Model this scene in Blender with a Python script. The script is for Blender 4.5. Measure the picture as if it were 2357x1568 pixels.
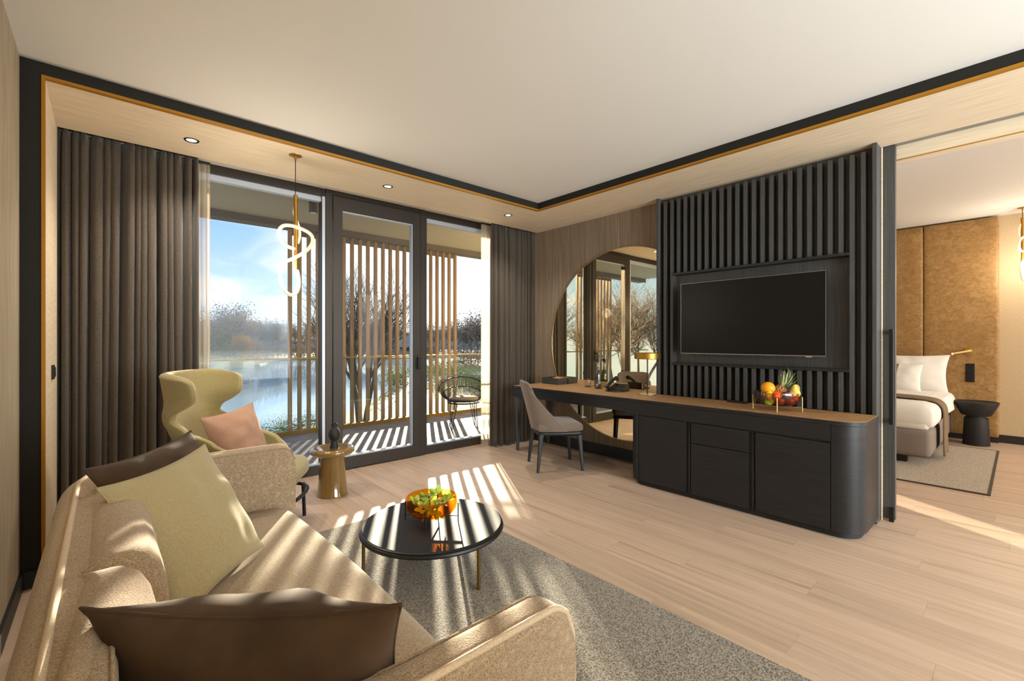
import bpy, bmesh, math, random
from mathutils import Vector, Matrix, Euler, noise as mnoise

for o in list(bpy.data.objects): bpy.data.objects.remove(o)
scene = bpy.context.scene
C = scene.collection
rnd = random.Random(7)
pi = math.pi

# ------------------------------------------------------------------ camera
cam_d = bpy.data.cameras.new('camera'); cam = bpy.data.objects.new('camera', cam_d); C.objects.link(cam)
YAW = math.atan(933.5/1046.0)
cam.location = (0, 0, 1.30); cam.rotation_euler = (pi/2, 0, -YAW)
cam_d.sensor_width = 36.0; cam_d.lens = 1046.0/2357.0*36.0; cam_d.clip_start = 0.02; cam_d.clip_end = 2000
scene.camera = cam
FW = Vector((math.sin(YAW), math.cos(YAW), 0)); RT = Vector((math.cos(YAW), -math.sin(YAW), 0))

# ------------------------------------------------------------------ exposure
vs = scene.view_settings
vs.view_transform = 'Standard'; vs.look = 'None'; vs.exposure = 0.62; vs.gamma = 1.0; vs.use_curve_mapping = False

# ------------------------------------------------------------------ sun
SUN = Vector((0.509, 0.861, 0.105)).normalized()
sd = bpy.data.lights.new('sun', 'SUN'); sun = bpy.data.objects.new('sun', sd); C.objects.link(sun)
sd.energy = 23.0; sd.angle = math.radians(0.45); sd.color = (1.0, 0.86, 0.66)
sun.rotation_euler = SUN.to_track_quat('Z', 'Y').to_euler(); sun.location = SUN*40

# ------------------------------------------------------------------ sky
world = bpy.data.worlds.new('sky'); scene.world = world; world.use_nodes = True
wn = world.node_tree.nodes; wl = world.node_tree.links; wn.clear()
def wnode(t, **k):
    n = wn.new(t)
    for a, v in k.items(): setattr(n, a, v)
    return n
tc = wnode('ShaderNodeTexCoord'); sep = wnode('ShaderNodeSeparateXYZ'); wl.new(tc.outputs['Generated'], sep.inputs[0])
ramp = wnode('ShaderNodeValToRGB'); wl.new(sep.outputs[2], ramp.inputs[0])
ramp.color_ramp.elements[0].position = 0.0; ramp.color_ramp.elements[0].color = (0.66, 0.78, 0.86, 1)
ramp.color_ramp.elements[1].position = 0.5; ramp.color_ramp.elements[1].color = (0.20, 0.42, 0.78, 1)
e_ = ramp.color_ramp.elements.new(0.10); e_.color = (0.50, 0.70, 0.92, 1)
e_ = ramp.color_ramp.elements.new(0.22); e_.color = (0.30, 0.53, 0.88, 1)
mp = wnode('ShaderNodeMapping'); mp.inputs['Scale'].default_value = (1.6, 1.6, 9.0); wl.new(tc.outputs['Generated'], mp.inputs[0])
nz = wnode('ShaderNodeTexNoise'); nz.inputs['Scale'].default_value = 1.7; nz.inputs['Detail'].default_value = 7; nz.inputs['Distortion'].default_value = 0.6
wl.new(mp.outputs[0], nz.inputs['Vector'])
cr = wnode('ShaderNodeValToRGB'); cr.color_ramp.elements[0].position = 0.42; cr.color_ramp.elements[0].color = (0, 0, 0, 1)
cr.color_ramp.elements[1].position = 0.68; cr.color_ramp.elements[1].color = (0.9, 0.9, 0.9, 1); wl.new(nz.outputs[0], cr.inputs[0])
mx = wnode('ShaderNodeMix', data_type='RGBA'); wl.new(cr.outputs[0], mx.inputs[0]); wl.new(ramp.outputs[0], mx.inputs[6]); mx.inputs[7].default_value = (0.93, 0.94, 0.95, 1)
vm = wnode('ShaderNodeVectorMath', operation='DOT_PRODUCT'); wl.new(tc.outputs['Generated'], vm.inputs[0]); vm.inputs[1].default_value = SUN
gl = wnode('ShaderNodeMath', operation='POWER', use_clamp=True); wl.new(vm.outputs['Value'], gl.inputs[0]); gl.inputs[1].default_value = 60
gm = wnode('ShaderNodeVectorMath', operation='SCALE'); gm.inputs[0].default_value = (1.0, 0.86, 0.66); wl.new(gl.outputs[0], gm.inputs['Scale'])
ad = wnode('ShaderNodeVectorMath', operation='ADD'); wl.new(mx.outputs[2], ad.inputs[0]); wl.new(gm.outputs[0], ad.inputs[1])
bg = wnode('ShaderNodeBackground'); bg.inputs[1].default_value = 0.86; wl.new(ad.outputs[0], bg.inputs[0])
wo = wnode('ShaderNodeOutputWorld'); wl.new(bg.outputs[0], wo.inputs[0])

# ------------------------------------------------------------------ added area fill lights, unseen
def area(name, loc, direction, sx, sy, power, color):
    d = bpy.data.lights.new(name, 'AREA'); d.shape = 'RECTANGLE'; d.size = sx; d.size_y = sy; d.energy = power; d.color = color
    o = bpy.data.objects.new(name, d); C.objects.link(o); o.location = loc
    o.rotation_euler = Vector(direction).to_track_quat('-Z', 'Y').to_euler(); return o
area('rear_fill_light', (1.95, -5.3, 1.4), (0, 1, 0.10), 4.2, 2.4, 315, (0.82, 0.93, 1.0))  # added fill from the rear; there is no window here
area('ceiling_fill_light', (2.0, -2.3, 0.9), (0, 0.15, 1), 2.6, 2.0, 85, (0.82, 0.93, 1.0))  # added upward fill that brightens the ceiling
area('bedroom_fill_light', (6.4, -3.6, 1.5), (0, 1, 0.05), 3.6, 2.3, 130, (1.0, 0.93, 0.84))  # added fill to brighten the bedroom

# ------------------------------------------------------------------ materials
def c(r, g=None, b=None):
    f = lambda v: ((v/255+0.055)/1.055)**2.4 if v > 10 else v/255/12.92
    return (f(r), f(g), f(b), 1)
M = {}
def newmat(name):
    m = bpy.data.materials.new(name); m.use_nodes = True; n = m.node_tree.nodes; n.clear()
    out = n.new('ShaderNodeOutputMaterial'); b = n.new('ShaderNodeBsdfPrincipled'); m.node_tree.links.new(b.outputs[0], out.inputs[0])
    M[name] = m; return m, n, m.node_tree.links, b, out
def plain(name, col, rough=0.5, metal=0.0, spec=0.5, coat=0.0, sheen=0.0, emit=None, es=0.0):
    m, n, l, b, out = newmat(name)
    b.inputs['Base Color'].default_value = col; b.inputs['Roughness'].default_value = rough; b.inputs['Metallic'].default_value = metal
    b.inputs['Specular IOR Level'].default_value = spec; b.inputs['Coat Weight'].default_value = coat; b.inputs['Sheen Weight'].default_value = sheen
    if emit: b.inputs['Emission Color'].default_value = emit; b.inputs['Emission Strength'].default_value = es
    return m
def tex(name, c1, c2, scale, rough=0.6, lo=0.35, hi=0.65, detail=5, bump=0.0, bdist=0.002, metal=0.0, spec=0.4, sheen=0.0, rand=False,
        second=None, vary=0.0, distort=0.0, coat=0.0, rmod=0.0):
    """streaked / mottled procedural material. scale is an xyz frequency; second = (scale, colour, lo, hi, amount)"""
    m, n, l, b, out = newmat(name)
    t = n.new('ShaderNodeTexCoord'); vec = t.outputs['Object']
    if rand:
        oi = n.new('ShaderNodeObjectInfo'); mu = n.new('ShaderNodeMath'); mu.operation = 'MULTIPLY'; mu.inputs[1].default_value = 37.0
        l.new(oi.outputs['Random'], mu.inputs[0]); va = n.new('ShaderNodeVectorMath'); va.operation = 'ADD'; l.new(vec, va.inputs[0]); l.new(mu.outputs[0], va.inputs[1]); vec = va.outputs[0]
    mp = n.new('ShaderNodeMapping'); mp.inputs['Scale'].default_value = scale; l.new(vec, mp.inputs[0])
    nz = n.new('ShaderNodeTexNoise'); nz.inputs['Scale'].default_value = 1.0; nz.inputs['Detail'].default_value = detail; nz.inputs['Distortion'].default_value = distort
    l.new(mp.outputs[0], nz.inputs['Vector'])
    r = n.new('ShaderNodeValToRGB'); r.color_ramp.elements[0].position = lo; r.color_ramp.elements[0].color = c1
    r.color_ramp.elements[1].position = hi; r.color_ramp.elements[1].color = c2; l.new(nz.outputs[0], r.inputs[0]); col = r.outputs[0]
    if second:
        s2, c3, lo2, hi2, amt = second
        m2 = n.new('ShaderNodeMapping'); m2.inputs['Scale'].default_value = s2; l.new(vec, m2.inputs[0])
        n2 = n.new('ShaderNodeTexNoise'); n2.inputs['Scale'].default_value = 1.0; n2.inputs['Detail'].default_value = 4; n2.inputs['Distortion'].default_value = distort; l.new(m2.outputs[0], n2.inputs['Vector'])
        mr = n.new('ShaderNodeMapRange'); mr.inputs[1].default_value = lo2; mr.inputs[2].default_value = hi2; mr.inputs[3].default_value = 0; mr.inputs[4].default_value = amt; l.new(n2.outputs[0], mr.inputs[0])
        x = n.new('ShaderNodeMix'); x.data_type = 'RGBA'; l.new(mr.outputs[0], x.inputs[0]); l.new(col, x.inputs[6]); x.inputs[7].default_value = c3; col = x.outputs[2]
    if vary:
        oi = n.new('ShaderNodeObjectInfo'); mr = n.new('ShaderNodeMapRange'); mr.inputs[3].default_value = 1-vary; mr.inputs[4].default_value = 1+vary; l.new(oi.outputs['Random'], mr.inputs[0])
        hs = n.new('ShaderNodeHueSaturation'); l.new(mr.outputs[0], hs.inputs['Value']); l.new(col, hs.inputs['Color']); col = hs.outputs[0]
    l.new(col, b.inputs['Base Color'])
    b.inputs['Roughness'].default_value = rough; b.inputs['Metallic'].default_value = metal; b.inputs['Specular IOR Level'].default_value = spec
    b.inputs['Sheen Weight'].default_value = sheen; b.inputs['Coat Weight'].default_value = coat
    if rmod:
        mr = n.new('ShaderNodeMapRange'); mr.inputs[3].default_value = rough-rmod; mr.inputs[4].default_value = rough+rmod; l.new(nz.outputs[0], mr.inputs[0]); l.new(mr.outputs[0], b.inputs['Roughness'])
    if bump:
        bp = n.new('ShaderNodeBump'); bp.inputs['Strength'].default_value = bump; bp.inputs['Distance'].default_value = bdist; l.new(nz.outputs[0], bp.inputs['Height']); l.new(bp.outputs[0], b.inputs['Normal'])
    return m
def thin_glass(name, tint=(1, 1, 1, 1), refl=0.06, edge=0.5, rough=0.0):
    """clear sheet: transparent with a Fresnel-weighted mirror layer"""
    m, n, l, b, out = newmat(name); n.remove(b)
    tr = n.new('ShaderNodeBsdfTransparent'); tr.inputs[0].default_value = tint
    g = n.new('ShaderNodeBsdfGlossy'); g.inputs['Roughness'].default_value = rough
    lw = n.new('ShaderNodeLayerWeight'); lw.inputs[0].default_value = 0.25
    mr = n.new('ShaderNodeMapRange'); mr.inputs[3].default_value = refl; mr.inputs[4].default_value = edge; l.new(lw.outputs['Facing'], mr.inputs[0])
    pw = n.new('ShaderNodeMath'); pw.operation = 'POWER'; pw.inputs[1].default_value = 3.0; l.new(lw.outputs['Facing'], pw.inputs[0]); l.new(pw.outputs[0], mr.inputs[0])
    mx = n.new('ShaderNodeMixShader'); l.new(mr.outputs[0], mx.inputs[0]); l.new(tr.outputs[0], mx.inputs[1]); l.new(g.outputs[0], mx.inputs[2]); l.new(mx.outputs[0], out.inputs[0])
    return m

tex('oak', c(186, 160, 138), c(202, 177, 155), (46, 1.3, 8), 0.42, 0.3, 0.7, 6, 0.12, 0.001, rand=True, vary=0.06,
    second=((13, 0.5, 4), c(150, 122, 100), 0.50, 0.74, 0.6), distort=0.9, spec=0.45)
plain('subfloor', c(140, 114, 92), 0.8)
plain('white_paint', c(226, 223, 216), 0.75)
tex('wallpaper', c(104, 90, 75), c(156, 139, 118), (150, 150, 2.2), 0.7, 0.3, 0.7, 4, 0.25, 0.001, second=((14, 14, 0.3), c(120, 105, 88), 0.4, 0.7, 0.6))
tex('wallpaper_lit', c(142, 129, 108), c(186, 172, 148), (150, 150, 3.0), 0.7, 0.3, 0.7, 4, 0.2, 0.001)  # lit copy of the wallpaper, brightness put into the colours
tex('bedroom_paper', c(184, 162, 128), c(204, 184, 150), (120, 120, 60), 0.8, 0.3, 0.7, 4, 0.35, 0.002)
tex('soffit_veneer', c(214, 194, 164), c(234, 217, 190), (5, 5, 120), 0.62, 0.3, 0.7, 5, 0.1, 0.001, second=((4, 60, 60), c(204, 182, 150), 0.45, 0.75, 0.5))
tex('soffit_veneer_y', c(214, 194, 164), c(234, 217, 190), (70, 3, 70), 0.62, 0.3, 0.7, 5, 0.1, 0.001)
tex('soffit_veneer_x', c(214, 194, 164), c(234, 217, 190), (3, 70, 70), 0.62, 0.3, 0.7, 5, 0.1, 0.001)
plain('dark_paint', c(31, 30, 26), 0.65, spec=0.3)
plain('gold_paint', c(172, 118, 26), 0.42, 0.3)
plain('black_trim', c(30, 30, 28), 0.5)
tex('black_wood_v', c(60, 60, 59), c(82, 81, 79), (170, 170, 3), 0.5, 0.3, 0.72, 5, 0.35, 0.001)
tex('black_wood_h', c(22, 22, 24), c(38, 38, 40), (4, 4, 120), 0.42, 0.3, 0.72, 5, 0.3, 0.001, distort=0.3)
tex('veneer_top', c(150, 112, 74), c(184, 146, 104), (30, 22, 20), 0.5, 0.3, 0.7, 6, 0.08, 0.001, second=((5, 3, 4), c(160, 112, 60), 0.45, 0.7, 0.5))
plain('bronze_frame', c(50, 43, 36), 0.45, 0.2)
plain('aluminium_strip', c(186, 190, 198), 0.4, 0.4)
plain('rubber', c(24, 24, 24), 0.7)
tex('curtain_cloth', c(53, 46, 38), c(92, 81, 67), (90, 90, 420), 0.9, 0.3, 0.7, 4, 0.3, 0.001, sheen=0.2, second=((420, 420, 60), c(58, 49, 39), 0.4, 0.65, 0.5))
tex('sofa_cloth', c(128, 106, 82), c(190, 168, 138), (330, 330, 330), 0.95, 0.32, 0.68, 3, 0.6, 0.003, sheen=0.25, second=((60, 420, 60), c(206, 182, 150), 0.5, 0.72, 0.5))
tex('piping_cloth', c(196, 172, 142), c(222, 202, 174), (300, 300, 300), 0.9, sheen=0.2)
tex('olive_linen', c(156, 142, 104), c(190, 176, 136), (520, 520, 90), 0.9, 0.3, 0.7, 3, 0.3, 0.001, sheen=0.2, second=((90, 90, 520), c(172, 158, 116), 0.4, 0.7, 0.6))
tex('brown_velvet', c(66, 51, 38), c(88, 70, 54), (8, 8, 8), 0.85, 0.3, 0.7, 3, 0.0, sheen=0.1, spec=0.12)
tex('blush_linen', c(150, 112, 90), c(182, 142, 116), (420, 60, 420), 0.9, 0.3, 0.7, 3, 0.25, 0.001, sheen=0.2)
tex('mustard_wool', c(130, 116, 72), c(164, 148, 98), (260, 260, 260), 0.9, 0.32, 0.68, 3, 0.4, 0.001, sheen=0.3)
tex('taupe_wool', c(90, 76, 65), c(132, 116, 102), (330, 330, 330), 0.9, 0.3, 0.7, 3, 0.4, 0.001, sheen=0.3)
tex('rug_wool', c(74, 66, 57), c(168, 157, 140), (150, 150, 150), 0.95, 0.34, 0.66, 3, 1.0, 0.006, sheen=0.2)
tex('rug_pale', c(112, 98, 80), c(186, 168, 142), (130, 130, 130), 0.95, 0.34, 0.66, 3, 0.8, 0.004, sheen=0.2)
plain('rug_edge', c(70, 62, 52), 0.9)
plain('black_satin', c(19, 19, 19), 0.42, spec=0.4)
plain('black_matte', c(24, 24, 25), 0.62)
plain('black_lacquer', c(22, 22, 23), 0.25, coat=0.3)
tex('black_ash', c(22, 23, 25), c(44, 46, 50), (26, 160, 60), 0.60, 0.35, 0.7, 6, 0.15, 0.0008, spec=0.2, rmod=0.05)
plain('brass', c(222, 188, 124), 0.3, 1.0)
plain('brass_satin', c(178, 134, 58), 0.38, 0.9)
plain('dark_brass', c(120, 96, 48), 0.42, 0.85)
plain('steel', c(200, 200, 198), 0.3, 0.9)
plain('glaze', c(128, 100, 54), 0.09, coat=0.8, spec=0.6)
plain('screen', c(15, 15, 16), 0.35, spec=0.22)
plain('silver_bezel', c(150, 150, 148), 0.35, 0.8)
plain('mirror_glass', (0.95, 0.83, 0.58, 1), 0.0, 1.0)
plain('lamp_glow', c(190, 172, 144), 0.4, emit=(1.0, 0.84, 0.60, 1), es=0.40)
plain('downlight_glow', c(255, 240, 220), 0.4, emit=(1.0, 0.9, 0.78, 1), es=3)
plain('white_linen', c(232, 229, 224), 0.85, sheen=0.1)
tex('bed_base_cloth', c(112, 101, 94), c(150, 138, 130), (300, 300, 300), 0.9, bump=0.3)
tex('throw_cloth', c(106, 88, 66), c(138, 118, 92), (260, 260, 60), 0.9, bump=0.3)
tex('cognac_leather', c(142, 107, 60), c(180, 144, 94), (16, 16, 22), 0.55, 0.32, 0.72, 7, 0.1, 0.001, distort=1.2, second=((3, 3, 3), c(140, 103, 56), 0.4, 0.65, 0.5))
tex('concrete_tile', c(110, 109, 115), c(132, 131, 137), (6, 6, 6), 0.75, rand=True, vary=0.05, bump=0.1)
plain('grout', c(70, 68, 66), 0.9)
plain('balcony_render', c(172, 170, 160), 0.85)
plain('beam_paint', c(96, 92, 92), 0.7)
tex('slat_wood', c(112, 92, 70), c(152, 128, 102), (60, 60, 2.2), 0.7, 0.3, 0.7, 5, 0.2, 0.001, rand=True, vary=0.12)
thin_glass('window_glass', (0.975, 0.98, 0.975, 1), 0.008, 0.3)
thin_glass('rail_glass', (0.95, 0.97, 0.96, 1), 0.01, 0.3)
thin_glass('clear_glass', (0.95, 0.96, 0.95, 1), 0.06, 0.7)
thin_glass('amber_glass', (0.98, 0.66, 0.16, 1), 0.05, 0.6)
thin_glass('smoke_glass', (0.82, 0.70, 0.62, 1), 0.06, 0.6)
thin_glass('water_fill', (0.90, 0.93, 0.92, 1), 0.02, 0.3)
m, n, l, b, out = newmat('sheer_cloth'); n.remove(b)
tr = n.new('ShaderNodeBsdfTransparent'); tl = n.new('ShaderNodeBsdfTranslucent'); df = n.new('ShaderNodeBsdfDiffuse'); tl.inputs[0].default_value = c(214, 198, 170); df.inputs[0].default_value = c(226, 212, 190)
x1 = n.new('ShaderNodeMixShader'); x1.inputs[0].default_value = 0.45; l.new(tl.outputs[0], x1.inputs[1]); l.new(df.outputs[0], x1.inputs[2])
x2 = n.new('ShaderNodeMixShader'); x2.inputs[0].default_value = 0.55; l.new(tr.outputs[0], x2.inputs[1]); l.new(x1.outputs[0], x2.inputs[2]); l.new(x2.outputs[0], out.inputs[0])
# water, with some sky reflection put into the pale base colour
m, n, l, b, out = newmat('lake_water'); b.inputs['Base Color'].default_value = c(186, 208, 220); b.inputs['Roughness'].default_value = 0.04; b.inputs['IOR'].default_value = 1.33; b.inputs['Specular IOR Level'].default_value = 1.0
t = n.new('ShaderNodeTexCoord'); mp_ = n.new('ShaderNodeMapping'); mp_.inputs['Scale'].default_value = (1.2, 1.2, 1); l.new(t.outputs['Object'], mp_.inputs[0])
nz_ = n.new('ShaderNodeTexNoise'); nz_.inputs['Scale'].default_value = 1.0; nz_.inputs['Detail'].default_value = 3; l.new(mp_.outputs[0], nz_.inputs['Vector'])
bp_ = n.new('ShaderNodeBump'); bp_.inputs['Strength'].default_value = 0.05; bp_.inputs['Distance'].default_value = 0.05; l.new(nz_.outputs[0], bp_.inputs['Height']); l.new(bp_.outputs[0], b.inputs['Normal'])
tex('grass', c(88, 96, 50), c(140, 138, 84), (0.9, 0.9, 0.9), 0.95, second=((0.12, 0.12, 0.12), c(120, 108, 66), 0.4, 0.65, 0.7))
plain('gravel', c(196, 190, 180), 0.95)
tex('hill_wood_haze', c(120, 128, 134), c(152, 154, 154), (0.05, 0.05, 0.16), 1.0, detail=6)  # distance haze put into the bluish grey colours
plain('bark', c(92, 82, 72), 0.95)
def leafmat(name, c1, c2):
    m = tex(name, c1, c2, (0.6, 0.6, 0.6), 0.9, 0.3, 0.7, 3, rand=True, vary=0.12); return m
leafmat('leaf_orange', c(186, 124, 58), c(214, 166, 92)); leafmat('leaf_brown', c(132, 114, 98), c(164, 144, 124))
leafmat('leaf_olive', c(110, 112, 66), c(148, 142, 90)); leafmat('leaf_green', c(84, 108, 52), c(132, 148, 84)); leafmat('leaf_grey_haze', c(128, 130, 134), c(156, 154, 152))  # the grey one has distance haze mixed into its colour
leafmat('leaf_yellow', c(206, 182, 108), c(226, 206, 146))
plain('petal_green', c(168, 196, 62), 0.5, sheen=0.2); plain('orchid_lip', c(206, 158, 118), 0.5); plain('orchid_heart', c(120, 30, 34), 0.5)
tex('orange_peel', c(236, 146, 10), c(246, 164, 24), (120, 120, 120), 0.4, bump=0.25, bdist=0.001)
plain('mandarin_peel', c(240, 104, 16), 0.4); plain('lemon_peel', c(228, 190, 40), 0.4); plain('lime_skin', c(150, 168, 40), 0.35); plain('plum_skin', c(62, 50, 70), 0.4)
tex('pear_skin', c(200, 180, 60), c(222, 204, 92), (60, 60, 60), 0.4); tex('kiwi_skin', c(176, 128, 78), c(204, 158, 106), (90, 90, 90), 0.8); plain('apple_skin', c(150, 34, 34), 0.25)
tex('pine_scale', c(140, 82, 40), c(196, 132, 78), (70, 70, 70), 0.6, bump=0.4); plain('pine_leaf', c(166, 176, 128), 0.55); plain('stem_wood', c(110, 74, 40), 0.8)

# ------------------------------------------------------------------ mesh helpers
MW = {}
class G:
    def __init__(s): s.v = []; s.f = []
    def add(s, v, f):
        k = len(s.v); s.v += [Vector(p) for p in v]; s.f += [tuple(i+k for i in q) for q in f]; return s
    def box(s, x0, x1, y0, y1, z0, z1):
        v = [(x, y, z) for z in (z0, z1) for y in (y0, y1) for x in (x0, x1)]
        return s.add(v, [(0, 2, 3, 1), (4, 5, 7, 6), (0, 1, 5, 4), (2, 6, 7, 3), (0, 4, 6, 2), (1, 3, 7, 5)])
    def hexa(s, bot, top):
        return s.add(list(bot)+list(top), [(3, 2, 1, 0), (4, 5, 6, 7), (0, 1, 5, 4), (1, 2, 6, 5), (2, 3, 7, 6), (3, 0, 4, 7)])
    def grid(s, fn, nu, nv, cu=False, cv=False, cap0=False, cap1=False):
        """fn(u,v) u,v in 0..1"""
        v = [fn(i/(nu if cu else nu-1), j/(nv if cv else nv-1)) for j in range(nv) for i in range(nu)]; f = []
        for j in range(nv if cv else nv-1):
            for i in range(nu if cu else nu-1):
                a = j*nu+i; b_ = j*nu+(i+1) % nu; d = ((j+1) % nv)*nu+i; e = ((j+1) % nv)*nu+(i+1) % nu; f.append((a, b_, e, d))
        if cap0: f.append(tuple(range(nu-1, -1, -1)))
        if cap1: f.append(tuple((nv-1)*nu+i for i in range(nu)))
        return s.add(v, f)
    def lathe(s, prof, cx=0, cy=0, n=32, cap0=True, cap1=True):
        m = len(prof)
        return s.grid(lambda u, v: (cx+prof[round(v*(m-1))][0]*math.cos(2*pi*u), cy+prof[round(v*(m-1))][0]*math.sin(2*pi*u), prof[round(v*(m-1))][1]), n, m, cu=True, cap0=cap0, cap1=cap1)
    def cyl(s, p0, p1, r0, r1=None, n=10, caps=True):
        return s.tube([p0, p1], [r0, r0 if r1 is None else r1], n, caps=caps)
    def tube(s, pts, r, n=8, closed=False, caps=True):
        pts = [Vector(p) for p in pts]; m = len(pts); rs = r if isinstance(r, (list, tuple)) else [r]*m
        k = len(s.v); prev = None
        for i, p in enumerate(pts):
            a = pts[(i-1) % m] if (closed or i > 0) else p; b_ = pts[(i+1) % m] if (closed or i < m-1) else p
            t = (b_-a)
            t = t.normalized() if t.length > 1e-9 else Vector((0, 0, 1))
            if prev is None:
                up = Vector((0, 0, 1)) if abs(t.z) < 0.9 else Vector((1, 0, 0)); x = t.cross(up).normalized()
            else:
                x = prev - t*prev.dot(t); x = x.normalized() if x.length > 1e-6 else t.orthogonal().normalized()
            prev = x; y = t.cross(x)
            for j in range(n):
                q = 2*pi*j/n; s.v.append(p+(x*math.cos(q)+y*math.sin(q))*rs[i])
        for i in range(m if closed else m-1):
            i2 = (i+1) % m
            for j in range(n): s.f.append((k+i*n+j, k+i*n+(j+1) % n, k+i2*n+(j+1) % n, k+i2*n+j))
        if caps and not closed:
            s.f.append(tuple(k+j for j in range(n-1, -1, -1))); s.f.append(tuple(k+(m-1)*n+j for j in range(n)))
        return s
    def rbox(s, ctr, size, r, n=9, puff=(0, 0, 0), fn=None):
        """soft box: rounded edges of radius r, each axis swollen by puff"""
        h = Vector(size)/2; ctr = Vector(ctr); rr = [min(r, h[i]*0.999) for i in range(3)]
        ts = []
        for i in range(n): ts.append(-math.cos(pi*i/(n-1)))
        def mapp(a):
            q = Vector((max(-h[i]+rr[i], min(h[i]-rr[i], a[i])) for i in range(3))); d = a-q
            dn = Vector((d[i]/rr[i] for i in range(3)))
            if dn.length > 1e-9: dn.normalize()
            p = q+Vector((dn[i]*rr[i] for i in range(3)))
            k = [1-(p[i]/h[i])**2 for i in range(3)]
            k = [max(0, e) for e in k]
            p = Vector((p[0]+puff[0]*(p[0]/h[0])*k[1]*k[2], p[1]+puff[1]*(p[1]/h[1])*k[0]*k[2], p[2]+puff[2]*(p[2]/h[2])*k[0]*k[1]))
            if fn: p = Vector(fn(p))
            return p+ctr
        for ax in range(3):
            for sg in (-1, 1):
                u, w = (ax+1) % 3, (ax+2) % 3; k0 = len(s.v)
                for j in range(n):
                    for i in range(n):
                        a = Vector((0, 0, 0)); a[ax] = sg*h[ax]; a[u] = ts[i]*h[u]; a[w] = ts[j]*h[w]; s.v.append(mapp(a))
                for j in range(n-1):
                    for i in range(n-1):
                        q = (k0+j*n+i, k0+j*n+i+1, k0+(j+1)*n+i+1, k0+(j+1)*n+i); s.f.append(q if sg > 0 else q[::-1])
        return s
    def xf(s, mat):
        s.v = [mat @ p for p in s.v]; return s
    def mesh(s, name, inv=None, smooth=None):
        me = bpy.data.meshes.new(name); vs_ = s.v if inv is None else [inv @ p for p in s.v]
        me.from_pydata([tuple(p) for p in vs_], [], s.f); me.update()
        bm = bmesh.new(); bm.from_mesh(me); bmesh.ops.remove_doubles(bm, verts=bm.verts, dist=1e-5); bmesh.ops.recalc_face_normals(bm, faces=bm.faces); bm.to_mesh(me); bm.free()
        if smooth is not None:
            for p in me.polygons: p.use_smooth = True
            me.set_sharp_from_angle(angle=math.radians(smooth))
        return me
    def build(s, name, mat, parent=None, smooth=None, bevel=0, world=True, solid=0, soff=0, subd=0, label=None, kind=None):
        inv = MW[parent].inverted() if (parent is not None and world) else None
        me = s.mesh(name, inv, smooth); me.materials.append(M[mat])
        o = bpy.data.objects.new(name, me); C.objects.link(o)
        if parent is not None: o.parent = parent; MW[o] = MW[parent].copy()
        else: MW[o] = Matrix.Identity(4)
        if solid:
            q = o.modifiers.new('solid', 'SOLIDIFY'); q.thickness = solid; q.offset = soff
        if subd:
            q = o.modifiers.new('sub', 'SUBSURF'); q.levels = subd; q.render_levels = subd
        if bevel:
            q = o.modifiers.new('bevel', 'BEVEL'); q.width = bevel; q.segments = 2; q.limit_method = 'ANGLE'; q.angle_limit = math.radians(40)
        if label: o['label'] = label
        if kind: o['kind'] = kind
        return o
def inst(name, me, parent, loc, rotz=0, scale=None):
    """a piece that shares mesh data; loc in the parent's local space"""
    o = bpy.data.objects.new(name, me); C.objects.link(o); o.parent = parent; o.location = loc; o.rotation_euler = (0, 0, rotz)
    if scale: o.scale = scale
    MW[o] = MW[parent] @ Matrix.LocRotScale(Vector(loc), Euler((0, 0, rotz)), Vector(scale) if scale else None); return o
def tag(o, label, cat, group=None, kind=None):
    o['label'] = label; o['category'] = cat
    if group: o['group'] = group
    if kind: o['kind'] = kind
    return o
def root(name, loc, label, cat, group=None, rotz=0, kind=None):
    o = bpy.data.objects.new(name, None); C.objects.link(o); o.location = loc; o.rotation_euler = (0, 0, rotz); o.empty_display_size = 0.1
    MW[o] = Matrix.LocRotScale(Vector(loc), Euler((0, 0, rotz)), None); return tag(o, label, cat, group, kind)
def copy_tree(o, parent=None):
    q = o.copy(); C.objects.link(q); q.parent = parent
    for ch in list(o.children): copy_tree(ch, q)
    return q
def struct(o, label, cat): return tag(o, label, cat, kind='structure')
def lerp(tab, x):
    for (a, fa), (b_, fb) in zip(tab, tab[1:]):
        if x <= b_:
            t = (x-a)/(b_-a); t = max(0, min(1, t)); t = t*t*(3-2*t); return fa+(fb-fa)*t
    return tab[-1][1]
def spline(pts, n, closed=False):
    pts = [Vector(p) for p in pts]; m = len(pts); out = []
    segs = m if closed else m-1
    for i in range(segs):
        P = [pts[(i+k) % m] if closed else pts[max(0, min(m-1, i+k))] for k in (-1, 0, 1, 2)]
        for j in range(n):
            t = j/n; out.append(0.5*((2*P[1])+(P[2]-P[0])*t+(2*P[0]-5*P[1]+4*P[2]-P[3])*t*t+(3*P[1]-P[0]-3*P[2]+P[3])*t**3))
    if not closed: out.append(pts[-1])
    return out

# ================================================================== SETTING
XL, XT, YW = -0.337, 4.19, 4.52          # left wall, television wall, window wall
ZS, ZC = 2.70, 2.78                      # soffit, tray ceiling
XTR, YTR = 3.47, 3.466                   # edges of the tray
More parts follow.
